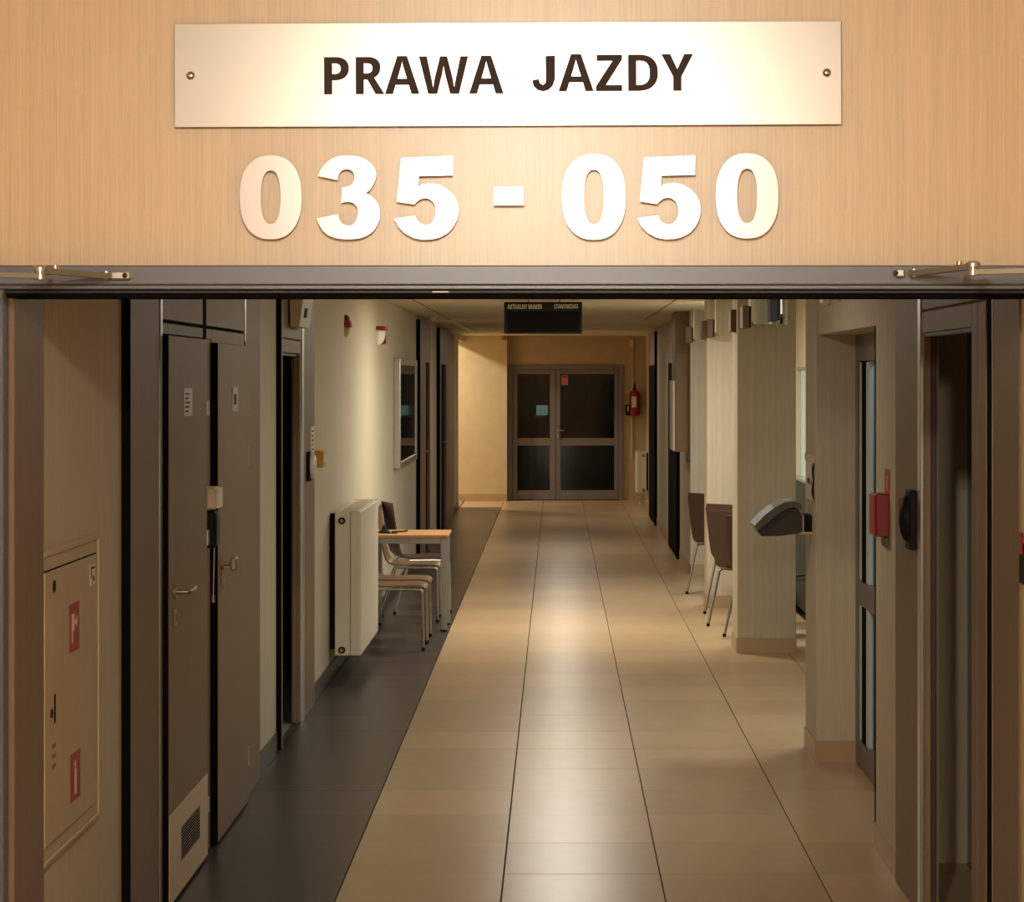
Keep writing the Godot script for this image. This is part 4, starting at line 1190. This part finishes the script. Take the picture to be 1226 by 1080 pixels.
		put(t, "cord", tube_mesh([Vector3(1.294, 2.256, -e[0] - 0.02), Vector3(1.298, 2.24, -e[0] - 0.02), Vector3(1.315, 2.232, -e[0] - 0.02)], 0.004, 6), M["rubber"])
	# number plates on the pillars
	for e in [[16.15, 1.243, "narrow brown number plate high on the wide second pillar"], [19.25, 1.236, "narrow brown number plate high on the third pillar"]]:
		t = thing("number_plate", e[2], "sign", Vector3(e[1], 2.2, -e[0]), "pillar number plates")
		B(t, "back_plate", "sign_brown", e[1] - 0.034, e[1], 2.205, 2.36, e[0], e[0] + 0.2, 0.003)
		B(t, "face_plate", "laminate_frame", e[1] - 0.038, e[1] - 0.034, 2.212, 2.353, e[0] + 0.01, e[0] + 0.19, 0.001)
	# curled sheet at the wide pillar
	t = thing("curled_sheet", "curled silver sheet hanging at the top of the wide pillar", "sheet", Vector3(1.45, 2.25, -15.9))
	var c0 := at(902.5, 388, 15.8)
	var c1 := at(944.5, 352, 15.8)
	st = new_st()
	var N := 24
	for i in N:
		var f0 := i / float(N)
		var f1 := (i + 1) / float(N)
		var pts := []
		for f in [f0, f1]:
			var an: float = lerpf(-1.25, 1.25, f)
			pts.append([lerpf(c0.x, c1.x, 0.5 + 0.5 * sin(an) / sin(1.25)), -15.95 + 0.11 * cos(an), Vector3(sin(an), 0, cos(an))])
		for side in [1.0, -1.0]:
			var off: float = -0.0008 if side < 0 else 0.0
			var q4 := []
			for v in [[0, c0.y], [1, c0.y], [1, c1.y + 0.03], [0, c1.y + 0.03]]:
				var pp = pts[v[0]]
				q4.append([Vector3(pp[0], v[1], pp[1]) + pp[2] * off, pp[2] * side])
			smooth_quad(st, q4)
	put(t, "sheet", st.commit(), M["silver_sheet"])
	B(t, "curl_shade", "charcoal_plastic", c0.x - 0.004, c0.x + 0.016, c0.y, c1.y + 0.03, 15.91, 15.93, 0.004)  # dark strip stands in for the shading inside the curl
	B(t, "pictogram", "black_plastic", at(925, 0, 15.8).x, at(932, 0, 15.8).x, at(0, 381, 15.8).y, at(0, 361, 15.8).y, 15.832, 15.838, 0.0)
	B(t, "dark_band", "black_plastic", at(935, 0, 15.8).x, at(938, 0, 15.8).x, at(0, 387.5, 15.8).y, c1.y + 0.03, 15.84, 15.856, 0.0)
	put(t, "ring", tube_mesh([at(931, 382, 15.7), at(929.5, 388, 15.7), at(931, 392, 15.7), at(932.5, 388, 15.7), at(934, 378, 15.7)], 0.005, 6), M["chrome"])
	# boxed casing before the far right door, with a white board on its side
	t = thing("wall_casing", "tall brown boxed casing hanging on the right wall before the far door", "casing", Vector3(1.2, 1.17, -22.7))
	B(t, "box", "sign_beige" if M.has("sign_beige") else "laminate_frame", 1.15, RW, 1.17, CEIL, 22.62, 23.3, 0.004)
	B(t, "side_board", "white_enamel", 1.128, 1.149, 1.18, 1.86, 22.64, 23.25, 0.003)
	t = thing("wall_switch", "small grey switch plate on the right wall under the casing", "switch", Vector3(RW, 1.05, -22.45))
	B(t, "plate", "dark_grey_plastic", RW - 0.025, RW, 1.065, 1.16, 22.5, 22.6, 0.004)
	B(t, "rocker", "charcoal_plastic", RW - 0.03, RW - 0.025, 1.085, 1.14, 22.52, 22.58, 0.002)
	# small fittings near the ceiling of the far end
	t = thing("smoke_detector", "small smoke detector on the far ceiling near the left doors", "detector", Vector3(-1.3, CEIL, -24.5))
	put(t, "body", lathe_mesh([Vector2(0, -0.045), Vector2(0.03, -0.045), Vector2(0.05, -0.02), Vector2(0.055, 0.0)], 16), M["white_enamel"], Vector3(-1.3, CEIL, -24.5))

func siren_mesh(y0: float, y1: float, r: float) -> ArrayMesh:
	# half round against the wall (wall on -X), rounded away from the middle
	var st := new_st()
	var n := 12
	var rows := 5
	var grid := []
	for i in rows + 1:
		var f := i / float(rows)
		var y := lerpf(y0, y1, f)
		var e := f if absf(y1) >= absf(y0) else 1.0 - f
		var rr := r * sqrt(maxf(0.02, 1.0 - pow(e, 2.5) * 0.9))
		var row := []
		for j in n + 1:
			var a := lerpf(-PI / 2, PI / 2, j / float(n))
			row.append(Vector3(cos(a) * rr, y, sin(a) * rr))
		grid.append(row)
	for i in rows:
		for j in n:
			var a: Vector3 = grid[i][j]
			var b: Vector3 = grid[i][j + 1]
			var c: Vector3 = grid[i + 1][j + 1]
			var d: Vector3 = grid[i + 1][j]
			var q := []
			for v in [a, b, c, d]:
				q.append([v, Vector3(v.x, (v.y - (y0 + y1) * 0.5) * 0.4, v.z).normalized()])
			smooth_quad(st, q)
	for e in [[0, -1.0], [rows, 1.0]]:
		for j in n:
			tri(st, Vector3(0, grid[e[0]][0].y, 0), grid[e[0]][j], grid[e[0]][j + 1], Vector3(0, e[1], 0))
	return st.commit()

func oval_mesh(hy: float, hz: float, bulge: float) -> ArrayMesh:
	# domed oval button whose back lies on the YZ plane, bulging along X
	var st := new_st()
	var n := 24
	var rings := 5
	var s := signf(bulge)
	for i in rings:
		var f0 := i / float(rings) * PI / 2
		var f1 := (i + 1) / float(rings) * PI / 2
		for j in n:
			var a := TAU * j / n
			var b := TAU * (j + 1) / n
			var q := []
			for v in [[f0, a], [f0, b], [f1, b], [f1, a]]:
				var p := Vector3(bulge * sin(v[0]), hy * cos(v[0]) * sin(v[1]), hz * cos(v[0]) * cos(v[1]))
				var nn := Vector3(s * sin(v[0]), cos(v[0]) * sin(v[1]), cos(v[0]) * cos(v[1])).normalized()
				q.append([p, nn])
			smooth_quad(st, q)
	return st.commit()
